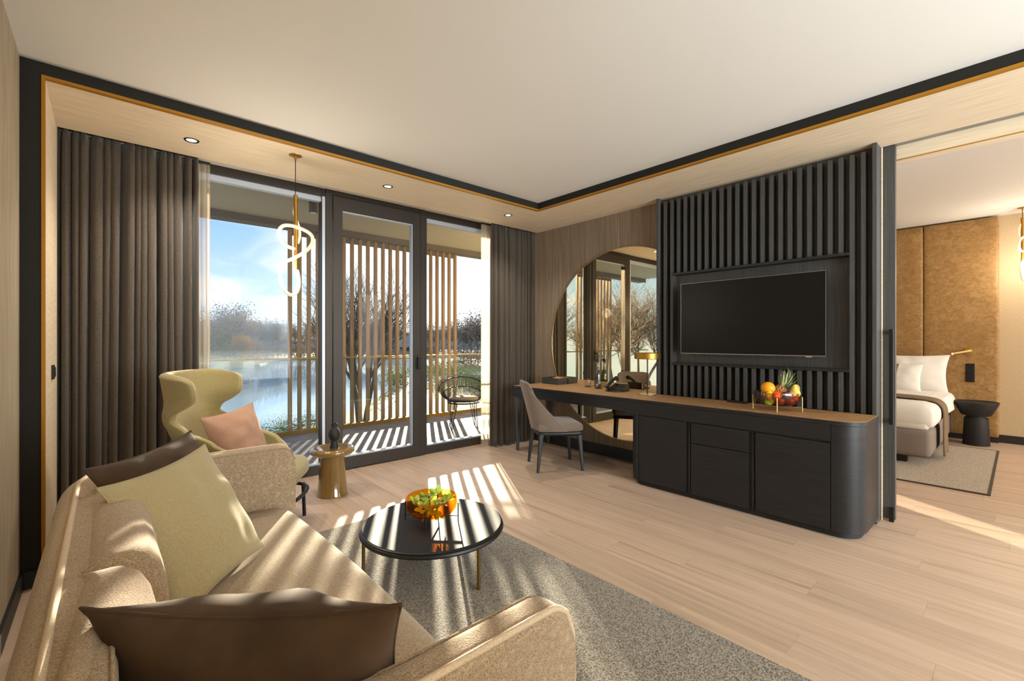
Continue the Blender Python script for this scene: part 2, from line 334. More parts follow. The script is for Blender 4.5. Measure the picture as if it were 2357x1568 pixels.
# ---- floor with planks
g = G().box(XL-0.1, 8.6, -5.5, YW+0.02, -0.10, -0.012)
floor = struct(g.build('floor', 'subfloor'), 'pale oak plank floor running towards the windows', 'floor')
pm = G().box(-0.0943, 0.0943, -0.75, 0.75, -0.012, 0.0).mesh('plank'); pm.materials.append(M['oak'])
PW = 0.1892
row = 0; x = XL-0.02
while x < 8.55:
    xc = x+PW/2; ylo, yhi = (-0.75, YW) if xc < 4.35 else (-0.75, 1.9)
    y = ylo - (row*0.47 % 1.5)*0.9
    while y < yhi:
        y0, y1 = max(y, ylo), min(y+1.5, yhi)
        if y1-y0 > 0.06: inst('plank', pm, floor, (xc, (y0+y1)/2, 0), 0, (1, (y1-y0-0.0006)/1.5, 1))
        y += 1.5
    x += PW; row += 1
# ---- ceilings
struct(G().box(XL-0.1, XT+0.1, -5.5, 4.7, ZC, ZC+0.1).build('ceiling', 'white_paint'), 'smooth white living room ceiling inside a dark border', 'ceiling')
struct(G().box(4.36, 8.7, -5.5, 4.7, 2.89, 2.98).build('ceiling', 'white_paint'), 'white bedroom ceiling above the leather headboard', 'ceiling')
# tray border: dark upright band, gold line below
struct(G().box(-0.258, XTR+0.03, YTR, YTR+0.03, ZS+0.012, ZC).build('trim_1', 'dark_paint'), 'dark painted ceiling band above the windows', 'trim')
struct(G().box(XTR, XTR+0.03, -5.5, YTR, ZS+0.012, ZC).build('trim_2', 'dark_paint'), 'dark painted ceiling band above the television wall', 'trim')
g = G().box(-0.258, XTR+0.014, YTR-0.008, YTR+0.022, ZS-0.004, ZS+0.012); g.box(-0.258, -0.243, YTR-0.008, YTR+0.01, 0.0, ZS-0.004)
struct(g.build('trim_3', 'gold_paint'), 'gold line framing the window recess, down its left side', 'trim')
struct(G().box(XTR-0.008, XTR+0.022, -5.5, YTR-0.008, ZS-0.004, ZS+0.012).build('trim_4', 'gold_paint'), 'gold line along the ceiling border over the television wall', 'trim')
# soffits (mitred)
g = G(); g.hexa([(-0.245, YTR+0.022, ZS), (XTR+0.022, YTR+0.022, ZS), (XT, 4.20, ZS), (-0.245, 4.20, ZS)], [(-0.245, YTR+0.022, ZS+0.07), (XTR+0.022, YTR+0.022, ZS+0.07), (XT, 4.20, ZS+0.07), (-0.245, 4.20, ZS+0.07)])
struct(g.build('trim_5', 'soffit_veneer_x'), 'beige grained soffit board above the windows', 'soffit')
g = G(); z0, z1 = ZS, ZS+0.07
g.hexa([(XTR+0.022, -5.5, z0), (XT, -5.5, z0), (XT, 4.20, z0), (XTR+0.022, YTR+0.022, z0)], [(XTR+0.022, -5.5, z1), (XT, -5.5, z1), (XT, 4.20, z1), (XTR+0.022, YTR+0.022, z1)])
struct(g.build('trim_6', 'soffit_veneer_y'), 'beige grained soffit board above the television wall', 'soffit')
# walls
struct(G().box(XL-0.1, XL, -5.5, 4.7, 0, 2.9).build('wall_left', 'wallpaper_lit'), 'left wall in vertically streaked paper, coloured as lit', 'wall')
struct(G().box(XL, -0.258, YTR, YTR+0.04, 0, ZC).build('wall_far', 'dark_paint'), 'narrow dark upright panel left of the window recess', 'wall')
struct(G().box(-0.27, -0.245, YTR+0.01, 4.6, 0, ZS+0.07).build('trim_7', 'soffit_veneer'), 'beige upright reveal beside the left curtain', 'reveal')
struct(G().box(XL, XT+0.1, 4.64, 4.72, ZS+0.15, 3.1).build('wall_far', 'dark_paint'), 'wall strip above the balcony windows', 'wall')
struct(G().box(XT, XT+0.02, 0.676, 4.62, 0, 2.9).build('wall_right', 'wallpaper'), 'television wall in brown streaked paper', 'wall')
struct(G().box(XT, XT+0.18, -5.5, -1.1, 0, 2.9).build('wall_right', 'bedroom_paper'), 'wall beyond the bedroom opening, outside the view', 'wall')
g = G().box(XT+0.075, XT+0.175, -1.1, 4.62, 2.60, 2.9); g.box(XT+0.075, XT+0.175, 1.55, 4.62, 0, 2.6)
struct(g.build('trim_8', 'soffit_veneer_y'), 'beige lintel above the bedroom opening', 'lintel')
struct(G().box(XT+0.0725, XT+0.0749, -1.1, 1.55, 2.5995, 2.606).build('trim_9', 'gold_paint'), 'thin gold edge under the bedroom lintel', 'trim')
struct(G().box(XT+0.002, XT+0.074, -1.1, 1.55, ZS+0.004, ZS+0.05).build('trim_10', 'silver_bezel'), 'metal sliding door track in the soffit', 'track')
struct(G().box(XT-0.004, XT+0.018, 0.6695, 0.6755, 0, ZS).build('trim_11', 'soffit_veneer'), 'thin pale strip beside the slatted panel', 'trim')
struct(G().box(XL-0.1, 8.7, -5.6, -5.5, 0, 3.0).build('wall_rear', 'white_paint'), 'plain wall behind the viewpoint', 'wall')
struct(G().box(8.5, 8.6, -5.5, 4.7, 0, 2.95).build('wall_bedroom', 'bedroom_paper'), 'beige textured bedroom wall behind the headboard', 'wall')
g = G().box(XT+0.1, 6.95, 4.52, 4.62, 0, 2.95); g.box(7.3, 8.6, 4.52, 4.62, 0, 2.95); g.box(6.95, 7.3, 4.52, 4.62, 2.5, 2.95)
struct(g.build('wall_bedroom_window', 'bedroom_paper'), 'bedroom outer wall with a tall narrow opening', 'wall')
struct(G().box(XL, 1.10, -0.96, -0.86, 0, ZC).build('wall_rear', 'wallpaper_lit'), 'short unseen wall added behind the viewpoint to shade the sofa', 'wall')  # added out of view to keep light off the near sofa arm
# baseboards
struct(G().box(XL, XL+0.014, -5.5, YTR, 0, 0.09).build('baseboard_left', 'black_trim', bevel=0.002), 'black baseboard along the left wall', 'baseboard')
struct(G().box(XL+0.014, -0.262, YTR-0.014, YTR, 0, 0.09).build('baseboard_far', 'black_trim', bevel=0.002), 'short black baseboard under the dark upright panel', 'baseboard')
struct(G().box(XT-0.014, XT, 2.2, 4.5, 0, 0.125).build('baseboard_right', 'black_trim', bevel=0.002), 'black baseboard under the desk and mirror', 'baseboard')
struct(G().box(8.486, 8.5, -5.5, 0.185, 0, 0.10).build('baseboard_bedroom', 'black_trim', bevel=0.002), 'black baseboard right of the leather headboard', 'baseboard')

# ---- windows and balcony door
def frame_part(name, parent, x0, x1, z0, z1, w, y0, y1, mat, wb=None, wt=None):
    wb = w if wb is None else wb; wt = w if wt is None else wt
    g = G().box(x0, x0+w, y0, y1, z0, z1).box(x1-w, x1, y0, y1, z0, z1).box(x0+w, x1-w, y0, y1, z0, z0+wb).box(x0+w, x1-w, y0, y1, z1-wt, z1)
    return g.build(name, mat, parent, bevel=0.003)
def fixed_window(n, x0, x1, label):
    r = root('window_%d' % n, (x0, YW, 0), label, 'window', kind='structure')
    fr = frame_part('frame', r, x0, x1, 0.0, 2.86, 0.03, YW, YW+0.1, 'bronze_frame', 0.09, 0.16)
    g = G().box(x0+0.03, x1-0.03, YW+0.03, YW+0.075, 0.09, 0.105)
    g.box(x0+0.03, x1-0.03, YW+0.02, YW+0.08, 2.655, 2.70)
    if n == 1: g.box(x1-0.03, x1-0.004, YW-0.008, YW-0.0005, 0.09, 2.70)
    g.build('glazing_strip', 'aluminium_strip', fr)
    G().box(x0+0.03, x1-0.03, YW+0.05, YW+0.062, 0.105, 2.655).build('pane', 'window_glass', r)
    return r
fixed_window(1, -0.24, 1.592, 'large fixed window pane behind the wing chair')
fixed_window(2, 2.70, 4.18, 'fixed window pane in front of the black balcony chair')
r = root('door_1', (2.17, YW, 0), 'tall bronze framed glass door to the balcony', 'door', kind='structure')
g = G().box(1.592, 1.655, YW-0.012, YW+0.11, 0, 2.86).box(2.640, 2.70, YW-0.012, YW+0.11, 0, 2.86).box(1.655, 2.640, YW-0.012, YW+0.11, 2.735, 2.86)
g.build('outer_frame', 'bronze_frame', r, bevel=0.003)
G().box(1.655, 2.640, YW+0.062, YW+0.11, 0, 0.03).build('threshold', 'bronze_frame', r)
lf = frame_part('leaf', r, 1.662, 2.634, 0.012, 2.728, 0.092, YW-0.022, YW+0.06, 'bronze_frame', 0.118, 0.135)
g = G().box(2.462, 2.542, YW+0.0, YW+0.04, 0.13, 0.145); g.box(2.532, 2.5419, YW-0.012, YW+0.04, 0.145, 2.593); g.box(1.754, 2.542, YW-0.005, YW+0.04, 2.583, 2.593); g.box(1.754, 2.462, YW-0.005, YW+0.04, 0.13, 0.145)
g.build('glazing_strip', 'aluminium_strip', lf)
G().box(1.754, 2.542, YW+0.018, YW+0.030, 0.13, 2.593).build('pane', 'window_glass', lf)
g = G().rbox((2.588, YW-0.026, 1.06), (0.030, 0.010, 0.17), 0.004, 5); g.cyl((2.588, YW-0.03, 1.10), (2.588, YW-0.075, 1.10), 0.010, n=12)
g.rbox((2.588, YW-0.075, 1.045), (0.022, 0.014, 0.13), 0.006, 7); g.build('handle', 'black_satin', lf, smooth=40)

# ---- balcony
g = G().box(-2.6, 9.4, 4.63, 6.98, -0.30, -0.03)
bf = struct(g.build('floor_balcony', 'grout'), 'balcony floor of large grey tiles with slat shadows', 'floor')
tm = G().box(-0.398, 0.398, -0.388, 0.388, -0.03, -0.012).mesh('tile'); tm.materials.append(M['concrete_tile'])
for j in range(3):
    for i in range(10): inst('tile', tm, bf, (-0.6+i*0.80+0.02, 5.02+j*0.78, 0), 0)
struct(G().box(-2.6, 9.4, 4.62, 6.85, 2.97, 3.2).build('ceiling_balcony', 'balcony_render'), 'grey beige balcony ceiling above the railing', 'ceiling')
struct(G().box(-2.6, 9.4, 6.80, 7.02, 2.88, 3.2).build('trim_12', 'beam_paint'), 'grey beam along the balcony ceiling edge', 'beam')
rl = root('balcony_railing', (3.0, 6.75, -0.02), 'clear glass balcony railing with a slim brass handrail', 'railing')
G().box(-2.6, 9.4, 6.725, 6.775, 1.035, 1.058).build('handrail', 'dark_brass', rl, bevel=0.003)
G().box(-2.6, 9.4, 6.72, 6.78, -0.03, 0.045).build('base_channel', 'dark_brass', rl, bevel=0.003)
gm_ = G().box(-0.735, 0.735, -0.007, 0.007, 0.045, 1.035).mesh('glass_panel'); gm_.materials.append(M['rail_glass'])
for i in range(8): inst('glass_panel', gm_, rl, (-2.6+0.75+i*1.5-3.0, 0, 0.02))
sm = G().box(-0.024, 0.024, -0.022, 0.022, -0.30, 2.9).mesh('slat'); sm.materials.append(M['slat_wood'])
def slat_screen(x0, n, label):
    r = root('slat_screen', (x0, 6.92, -0.3), label, 'screen', 'timber screens outside the railing')
    for i in range(n): inst('slat', sm, r, (i*0.1285, 0, 0.3))
    w = (n-1)*0.1285
    G().box(x0-0.02, x0+w+0.02, 6.90, 6.94, 2.80, 2.86).build('top_rail', 'beam_paint', r); G().box(x0-0.02, x0+w+0.02, 6.90, 6.94, -0.26, -0.20).build('bottom_rail', 'beam_paint', r)
slat_screen(1.945, 23, 'vertical timber slat screen outside the balcony door')
slat_screen(-1.15, 11, 'vertical timber slat screen outside, seen reflected in the round mirror')
r = root('balcony_spotlight', (1.86, 5.68, 2.97), 'grey cylinder spotlight on the balcony ceiling', 'lamp')
G().lathe([(0.045, 2.84), (0.048, 2.845), (0.048, 2.97)], 1.86, 5.68, 20).build('body', 'beam_paint', r, smooth=40)
G().lathe([(0.036, 2.838), (0.036, 2.842)], 1.86, 5.68, 20).build('lens', 'steel', r)

# ---- sliding bedroom door
r = root('door_2', (XT+0.045, 1.05, 0), 'dark sliding door leaf pushed into its pocket', 'door', kind='structure')
lf = G().box(XT+0.024, XT+0.066, 0.600, 1.52, 0.012, ZS+0.02).build('leaf', 'black_wood_v', r, bevel=0.002)
g = G().box(XT-0.03, XT-0.012, 0.604, 0.628, 0.70, 1.38); g.box(XT-0.012, XT+0.024, 0.606, 0.626, 0.71, 0.735); g.box(XT-0.012, XT+0.024, 0.606, 0.626, 1.345, 1.37); g.build('handle', 'black_satin', lf, bevel=0.002)
G().box(XT+0.0, XT+0.022, 0.606, 0.632, 0.0, 0.10).build('floor_guide', 'black_satin', r)

# ================================================================== OUTSIDE
def at(px, w, z=-4.0):
    """point at bearing px (column of the 2357-wide frame) and depth w metres"""
    p = FW*w+RT*((px-1178.5)/1046.0*w); return Vector((p.x, p.y, z))
def slab(pts, z0, z1):
    n = len(pts); g = G(); g.add([(p.x, p.y, z0) for p in pts]+[(p.x, p.y, z1) for p in pts], [tuple(range(n-1, -1, -1)), tuple(range(n, 2*n))]+[(i, (i+1) % n, n+(i+1) % n, n+i) for i in range(n)]); return g
far = [(-900, 60), (-200, 70), (300, 84), (500, 90), (600, 98), (640, 124), (800, 130), (1012, 142)]
near = [(-900, 16), (0, 20), (300, 22), (600, 25), (740, 29), (830, 35), (900, 48), (950, 70), (1000, 115), (1012, 142)]
lake = slab([at(p, w) for p, w in near]+[at(p, w) for p, w in reversed(far)], -4.6, -4.0)
struct(slab([at(-2500, 14), at(-900, 12), at(600, 14), at(1300, 40), at(1100, 170), at(600, 170), at(-900, 90), at(-2500, 60)], -4.7, -4.05).build('lake', 'lake_water'), 'still pale lake mirroring the sky', 'water')
struct(slab([at(p, w) for p, w in near]+[at(1500, 260), at(3600, 120), at(3600, 9), Vector((9.4, 7.1, -4)), Vector((-2.6, 7.1, -4)), at(-900, 8)], -5, -3.85).build('ground', 'grass'), 'grassy bank below the balcony', 'ground')
struct(slab([at(p, w) for p, w in far]+[at(1012, 300), at(400, 300), at(-900, 200)], -5, -3.8).build('ground', 'grass'), 'far shore under the autumn trees', 'ground')
struct(slab([at(880, 33), at(930, 44), at(1010, 60), at(1120, 70), at(1120, 76), at(1000, 65), at(915, 47), at(868, 35)], -3.9, -3.83).build('path', 'gravel'), 'pale gravel path curving below the slat screen', 'path')
# hills
g = G()
def hill(u, v):
    px = -300+2300*u; w = 210+60*v; h = (14+6*math.sin(u*9)+4*math.sin(u*23+1)+2.2*mnoise.noise((u*60, v*3, 0))+1.3*mnoise.noise((u*190, v*9, 4)))*math.sin(pi*min(1, v*1.0+0.02)/1.0)**0.5 if v < 1 else 0
    return at(px, w, -4.2+h*0.92)
g.grid(hill, 260, 9); struct(g.build('hills', 'hill_wood_haze', smooth=60), 'wooded hills behind the lake with haze in their colour', 'hills')
# trees
def skeleton(seed, H, stems=1, levels=4, spread=0.5, r0=0.16, lean=0.0, kids=(3, 5)):
    R = random.Random(seed); segs = []; tips = []
    def grow(p, d, L, r, lev):
        n = 3 if lev < 2 else 2
        for i in range(n):
            d2 = (d+Vector((R.uniform(-1, 1), R.uniform(-1, 1), R.uniform(-0.3, 0.9)))*0.16).normalized(); q = p+d2*L/n; r2 = r*0.86
            segs.append((p, q, r, r2, lev)); p, d, r = q, d2, r2
            if lev < levels and (i > 0 or lev > 0):
                for k in range(R.randint(*kids) if lev < levels-1 else R.randint(2, 4)):
                    ax = Vector((R.uniform(-1, 1), R.uniform(-1, 1), R.uniform(-0.15, 0.55))).normalized()
                    grow(p, (d*(1-spread)+ax*spread*1.5).normalized(), L*R.uniform(0.5, 0.72), r*0.6, lev+1)
        tips.append((p, d))
    for k in range(stems):
        a = 2*pi*k/stems+R.uniform(-.3, .3); t = 0 if stems == 1 else 0.27
        grow(Vector((0, 0, 0))+Vector((math.cos(a), math.sin(a), 0))*(0.2 if stems > 1 else 0), Vector((math.cos(a)*t+lean, math.sin(a)*t, 1)).normalized(), H*0.52, r0, 0)
    return segs, tips
def leaf_cloud(g, pts, n, size, R, rad):
    for i in range(n):
        p = Vector(R.choice(pts)) + Vector((R.gauss(0, rad), R.gauss(0, rad), R.gauss(0, rad*0.8)))
        a = Vector((R.uniform(-1, 1), R.uniform(-1, 1), R.uniform(-1, 1))).normalized()*size*R.uniform(.6, 1.3); b_ = a.orthogonal().normalized()*a.length*0.7
        k = len(g.v); g.v += [p-a, p+b_, p+a, p-b_]; g.f.append((k, k+1, k+2, k+3))
def rawmesh(g, name, mat):
    me = bpy.data.meshes.new(name); me.from_pydata([tuple(p) for p in g.v], [], g.f); me.update(); me.materials.append(M[mat]); return me
def tree_meshes(seed, H, leafm, nleaf, stems=1, levels=3, spread=0.5, r0=0.14, size=0.16, rad=0.3, sides=4, kids=(3, 4), low=0):
    segs, tips = skeleton(seed, H, stems, levels, spread, r0, kids=kids); g = G()
    for p, q, a, b_, lev in segs: g.tube([p, q], [a, b_], sides if lev < 2 else 3, caps=False)
    tr = rawmesh(g, 'trunk', 'bark'); cr = None
    if nleaf:
        g2 = G(); R0 = random.Random(seed+2); pts = [t[0] for t in tips]; pts += [Vector((R0.gauss(0, 1.6), R0.gauss(0, 1.6), R0.uniform(0.2, H*.4))) for _ in range(int(len(tips)*low))]; leaf_cloud(g2, pts, nleaf, size, random.Random(seed+1), rad); cr = rawmesh(g2, 'crown', leafm)
    return tr, cr
def put_tree(name, meshes, loc, s, rz, label, group):
    r = root(name, loc, label, 'tree', group, rz)
    r.scale = (s, s, s); inst('trunk', meshes[0], r, (0, 0, 0))
    if meshes[1]: inst('crown', meshes[1], r, (0, 0, 0))
    return r
T = {'orange': tree_meshes(11, 9, 'leaf_orange', 1900, rad=0.55, size=0.2, low=.5), 'brown': tree_meshes(12, 10, 'leaf_brown', 1900, rad=0.6, size=0.19, low=.7),
     'olive': tree_meshes(13, 8, 'leaf_olive', 2000, rad=0.6, size=0.22, low=.5), 'grey': tree_meshes(14, 11, 'leaf_grey_haze', 1900, rad=0.5, size=0.17, low=.9)}
R = random.Random(5)
special = {548: 'orange autumn tree on the far shore, leftmost of three', 570: 'orange autumn tree on the far shore, middle of three', 596: 'orange autumn tree on the far shore, rightmost of three',
           492: 'olive green shore tree right beside the sheer curtain', 505: 'smaller olive green shore tree, second from the sheer curtain'}
lab = {'orange': 'orange autumn tree on the far lake shore', 'brown': 'thin brown tree on the far lake shore', 'olive': 'olive green tree on the far lake shore', 'grey': 'tall grey leafless tree on the far lake shore, tinted with haze'}
for px, w, k, s in [(492, 96, 'olive', 0.95), (505, 100, 'olive', 0.8), (520, 104, 'brown', 1.15), (536, 108, 'brown', 1.3), (548, 104, 'orange', 0.62), (560, 112, 'brown', 1.2), (570, 104, 'orange', 0.7),
                    (583, 122, 'grey', 1.0), (596, 128, 'orange', 0.6), (610, 132, 'grey', 1.05), (626, 136, 'grey', 1.0), (640, 134, 'brown', 0.95), (655, 140, 'grey', 1.05), (682, 138, 'brown', 0.95), (700, 142, 'grey', 1.0),
                    (725, 140, 'brown', 1.0), (790, 140, 'grey', 1.0), (820, 145, 'brown', 0.95), (850, 142, 'grey', 1.0), (885, 148, 'brown', 1.05), (915, 146, 'grey', 1.05), (990, 150, 'brown', 1.0), (1010, 148, 'grey', 1.1), (1030, 138, 'brown', 1.1), (1050, 120, 'grey', 1.0),
                    (1068, 105, 'grey', 0.95), (1084, 98, 'brown', 0.95), (1100, 95, 'grey', 1.05), (1120, 92, 'brown', 1.0), (470, 94, 'brown', 1.0)]:
    put_tree('shore_tree', T[k], at(px, w, -3.9), s*R.uniform(.92, 1.06), R.uniform(0, 6), special.get(px, lab[k]), 'trees on the far shore')
big = tree_meshes(21, 8.6, 'leaf_yellow', 900, stems=5, levels=4, spread=0.36, r0=0.17, size=0.045, rad=0.25, sides=6, kids=(2, 3))
put_tree('bare_tree', big, at(832, 27, -3.9), 1.0, 0.4, 'many stemmed bare tree just beyond the balcony slats', None).scale = (.78, .78, 1.0)
bare = tree_meshes(22, 9, 'leaf_brown', 300, stems=2, levels=4, spread=0.45, r0=0.16, size=0.05, rad=0.3, sides=5, kids=(3, 4))
for p, s, a in [((-13, 24), 1.0, 0), ((-24, 23), 1.0, 2), ((-36, 28), 1.1, 1)]:
    put_tree('bare_tree', bare, (p[0], p[1], -3.9), s, a, 'bare tree beyond the balcony, seen reflected in the mirror', 'bare trees reflected in the mirror')
def shrub(px, w, h, wid, mat, label, group):
    Rr = random.Random(int(px*7+w)); loc = at(px, w, -3.86); r = root('shrub', loc, label, 'shrub', group)
    pts = [Vector((Rr.gauss(0, wid*.3), Rr.gauss(0, wid*.3), abs(Rr.gauss(h*.5, h*.22)))) for i in range(26)]
    g = G()
    for p in pts[::2]: g.tube([(0, 0, 0), p*0.6, p], [0.03, 0.02, 0.01], 3, caps=False)
    o = bpy.data.objects.new('stem', rawmesh(g, 'stem', 'bark')); C.objects.link(o); o.parent = r
    g = G(); leaf_cloud(g, pts, 1100, 0.09 if w > 40 else 0.028, Rr, wid*0.16); o = bpy.data.objects.new('foliage', rawmesh(g, 'foliage', mat)); C.objects.link(o); o.parent = r
for a in [(905, 52, 1.5, 2.2), (930, 60, 1.8, 3.0), (985, 58, 1.6, 3.4), (1010, 66, 2.0, 4.0), (1045, 62, 1.6, 3.0), (1080, 58, 1.5, 3.2), (1105, 50, 1.4, 3.0)]:
    shrub(*a, 'leaf_green', 'green shrub on the bank beyond the railing glass', 'shrubs on the bank')
for a in [(515, 86, 2.0, 3.5), (540, 88, 1.7, 4.0), (568, 90, 1.6, 4.0), (490, 85, 2.2, 3.5)]:
    shrub(*a, 'leaf_yellow', 'pale reed clump at the far water edge, %s of four' % {490: 'leftmost', 515: 'second from left', 540: 'third from left', 568: 'rightmost'}[a[0]], 'reed clumps at the water edge')
for a in [(612, 25.5, 0.35, 1.6), (650, 26.5, 0.35, 1.8), (690, 27.5, 0.4, 1.8), (725, 29, 0.4, 1.8)]:
    shrub(*a, 'leaf_green', 'low green plant along the near water edge, %s of four' % {612: 'leftmost', 650: 'second from left', 690: 'third from left', 725: 'rightmost'}[a[0]], 'low plants at the near water edge')

# ================================================================== CURTAINS
def curtain(name, x0, x1, yc, amp, folds, mat, label, z0, z1, seed, solid, heading=True, drift=0.02):
    Rr = random.Random(seed); ph = [Rr.uniform(-.5, .5) for _ in range(folds*2+3)]; am = [Rr.uniform(.65, 1.15) for _ in range(folds*2+3)]
    r = root(name, ((x0+x1)/2, yc, z0), label, 'curtain')
    def f(u, v):
        t = u*folds+.38*math.sin(u*folds*1.9+seed)*math.sin(pi*u)+.2*math.sin(u*folds*.7+2*seed)*math.sin(pi*u); t = max(0, min(folds, t)); i = int(t); w = 1-v
        a = am[i]*(1-(t-i))+am[i+1]*(t-i); p = ph[i]*(1-(t-i))+ph[i+1]*(t-i)
        top = max(0, (v-0.93)/0.07)
        s_ = math.sin(2*pi*t+p*1.2+0.5*w*math.sin(3.1*i+1)); s_ = math.copysign(abs(s_)**0.8, s_)
        y = yc+amp*a*s_*(1-0.55*top)+0.25*amp*math.sin(4*pi*t+2)*top+0.25*amp*w*math.sin(t*2.3+seed)
        x = x0+(x1-x0)*u+0.012*math.cos(2*pi*t+p)*math.sin(pi*u)**.5+drift*w*math.sin(u*5+seed)*(u*(1-u)*4)
        return (x, y, z0+(z1-z0)*v)
    G().grid(f, folds*14+1, 34).build('fabric', mat, r, smooth=180, solid=solid)
    if heading: G().box(x0, x1, yc-0.008, yc+0.008, z1+0.004, z1+0.022).build('track', 'black_trim', r)
    return r
curtain('blackout_curtain', -0.2435, 0.535, 4.29, 0.052, 15, 'curtain_cloth', 'long charcoal brown curtain left of the windows', 0.012, 2.715, 3, 0.006)
curtain('blackout_curtain', 3.50, 4.165, 4.29, 0.050, 12, 'curtain_cloth', 'long charcoal brown curtain hanging beside the desk end', 0.012, 2.715, 8, 0.006)
curtain('sheer_curtain', 0.47, 0.63, 4.40, 0.016, 4, 'sheer_cloth', 'pale sheer curtain edge behind the wing chair', 0.012, 2.725, 5, 0)
curtain('sheer_curtain', 3.425, 3.64, 4.40, 0.016, 5, 'sheer_cloth', 'pale sheer curtain edge in front of the balcony chair', 0.012, 2.725, 6, 0)

# ================================================================== CEILING LIGHTS
for x, y, t in [(0.444, 3.86, 'above the left curtain'), (1.907, 3.83, 'above the balcony door'), (3.343, 3.81, 'nearest the television wall corner')]:
    r = root('ceiling_downlight', (x, y, ZS), 'small round recessed downlight in the soffit ' + t, 'downlight', 'soffit downlights')
    G().lathe([(0.030, ZS-0.001), (0.034, ZS-0.004), (0.044, ZS-0.004), (0.046, ZS-0.0005)], x, y, 24, cap0=False, cap1=False).build('rim', 'black_satin', r, smooth=40)
    G().lathe([(0.0, ZS-0.0015), (0.031, ZS-0.0015)], x, y, 24, cap0=False, cap1=False).build('lens', 'downlight_glow', r)
    d = bpy.data.lights.new('downlight', 'SPOT'); d.energy = 42; d.spot_size = math.radians(120); d.spot_blend = 0.8; d.color = (1, .92, .80); d.shadow_soft_size = 0.03
    o = bpy.data.objects.new('downlight', d); C.objects.link(o); o.parent = r; o.location = (0, 0, -0.01)

def pendant(loc, zc, label, rotz, mirror=1, drop=0.0):
    r = root('pendant_lamp', (loc[0], loc[1], zc), label, 'pendant lamp', rotz=rotz)
    K = lambda g, *a, **k: g.build(*a, world=False, **k)
    K(G().lathe([(0.0, -0.008), (0.030, -0.008), (0.045, -0.004), (0.046, 0.0)], n=28), 'canopy', 'brass_satin', r, smooth=40)
    K(G().cyl((0, 0, -0.035), (0, 0, -0.006), 0.008, n=12), 'cord_grip', 'brass_satin', r, smooth=40)
    K(G().cyl((0, 0, -0.31-drop), (0, 0, -0.03), 0.003, n=8), 'cord', 'black_satin', r, smooth=40)
    K(G().cyl((0.004, 0, -0.875-drop), (0, 0, -0.30-drop), 0.0145, n=18), 'rod', 'brass_satin', r, smooth=40)
    P = [(684, 622, 0), (688, 640, 0), (688, 660, .0), (683, 675, -.01), (672, 680, -.03), (660, 668, -.05), (653, 645, -.06), (654, 622, -.06), (664, 607, -.06), (682, 598, -.05), (702, 588, -.05), (717, 574, -.03), (722, 556, 0), (715, 540, .03), (700, 529, .03),
         (680, 523, -.03), (662, 524, -.06), (650, 534, -.06), (649, 550, -.05), (658, 564, -.03), (670, 571, -.015), (681, 573, -.004)]
    pts = [((p[0]-680)*0.0031*mirror, p[2]*mirror, -(p[1]-358)*0.003285-drop) for p in P]
    K(G().tube(spline(pts, 8), 0.0125, 12), 'light_tube', 'lamp_glow', r, smooth=60)
    P = [(684, 560, .012), (687, 545, .02), (685, 525, .03), (679, 507, .03), (674.5, 492, .02), (676, 479, .012), (679, 470, .006)]
    pts = [((p[0]-680)*0.0031*mirror, p[2]*mirror, -(p[1]-358)*0.003285-drop) for p in P]
    K(G().tube(spline(pts, 8), 0.0100, 12), 'light_tube', 'lamp_glow', r, smooth=60)
    d = bpy.data.lights.new('tube_light', 'POINT'); d.energy = 16; d.color = (1, .89, .74); d.shadow_soft_size = 0.09
    o = bpy.data.objects.new('tube_light', d); C.objects.link(o); o.parent = r; o.location = (-0.05, -0.09, -0.86-drop)
    return r
pendant((1.067, 3.656), ZS, 'brass pendant with a glowing looped tube hanging before the window', -YAW)
pendant((8.17, -0.01), 2.89, 'brass pendant with a glowing looped tube above the bedside table', -YAW, 1.0, -0.18)

# ================================================================== MIRROR AND SLATTED TV PANEL
CYm, CZm, RM = 2.88, 1.265, 1.045
r = root('round_mirror', (XT-0.012, CYm, CZm-RM), 'large round bronze tinted mirror behind the desk', 'mirror')
g = G(); n_ = 96
ring = lambda rad, x: [(x, CYm+rad*math.cos(2*pi*i/n_), CZm+rad*math.sin(2*pi*i/n_)) for i in range(n_)]
g.add(ring(RM-0.003, XT-0.014)+ring(RM-0.003, XT-0.002), [tuple(range(n_)), tuple(range(2*n_-1, n_-1, -1))]+[(i, (i+1) % n_, n_+(i+1) % n_, n_+i) for i in range(n_)])
g.build('glass', 'mirror_glass', r)
G().tube([(XT-0.011, y, z) for _, y, z in ring(RM, 0)], 0.006, 6, closed=True).build('rim', 'brass', r, smooth=60)

DH = 0.772    # desk top height
r = root('tv_wall_panel', (4.12, 1.54, 0), 'black stained wall panel of vertical slats around the television', 'wall panel')
G().box(4.151, XT-0.002, 0.705, 2.374, DH, ZS).build('backing', 'black_wood_v', r)
YS = [2.386-0.0678*i for i in range(26)]; YS[1] = 2.321
for y, z0 in ((2.388, DH), (0.691, 0.0)):
    G().box(4.055, XT-0.0015, y-0.013, y+0.013, z0, ZS).build('post', 'black_wood_v', r, bevel=0.0015)
smf = G().box(4.075-4.12, 4.152-4.12, -0.0135, 0.0135, DH, 2.66).mesh('slat'); smf.materials.append(M['black_wood_v'])
smu = G().box(4.075-4.12, 4.152-4.12, -0.0135, 0.0135, 1.948, 2.66).mesh('slat'); smu.materials.append(M['black_wood_v'])
sml = G().box(4.075-4.12, 4.152-4.12, -0.0135, 0.0135, DH, 1.066).mesh('slat'); sml.materials.append(M['black_wood_v'])
for i in range(1, 25):
    if i in (1, 2, 23, 24): inst('slat', smf, r, (0, YS[i]-1.54, 0))
    else: inst('slat', smu, r, (0, YS[i]-1.54, 0)); inst('slat', sml, r, (0, YS[i]-1.54, 0))
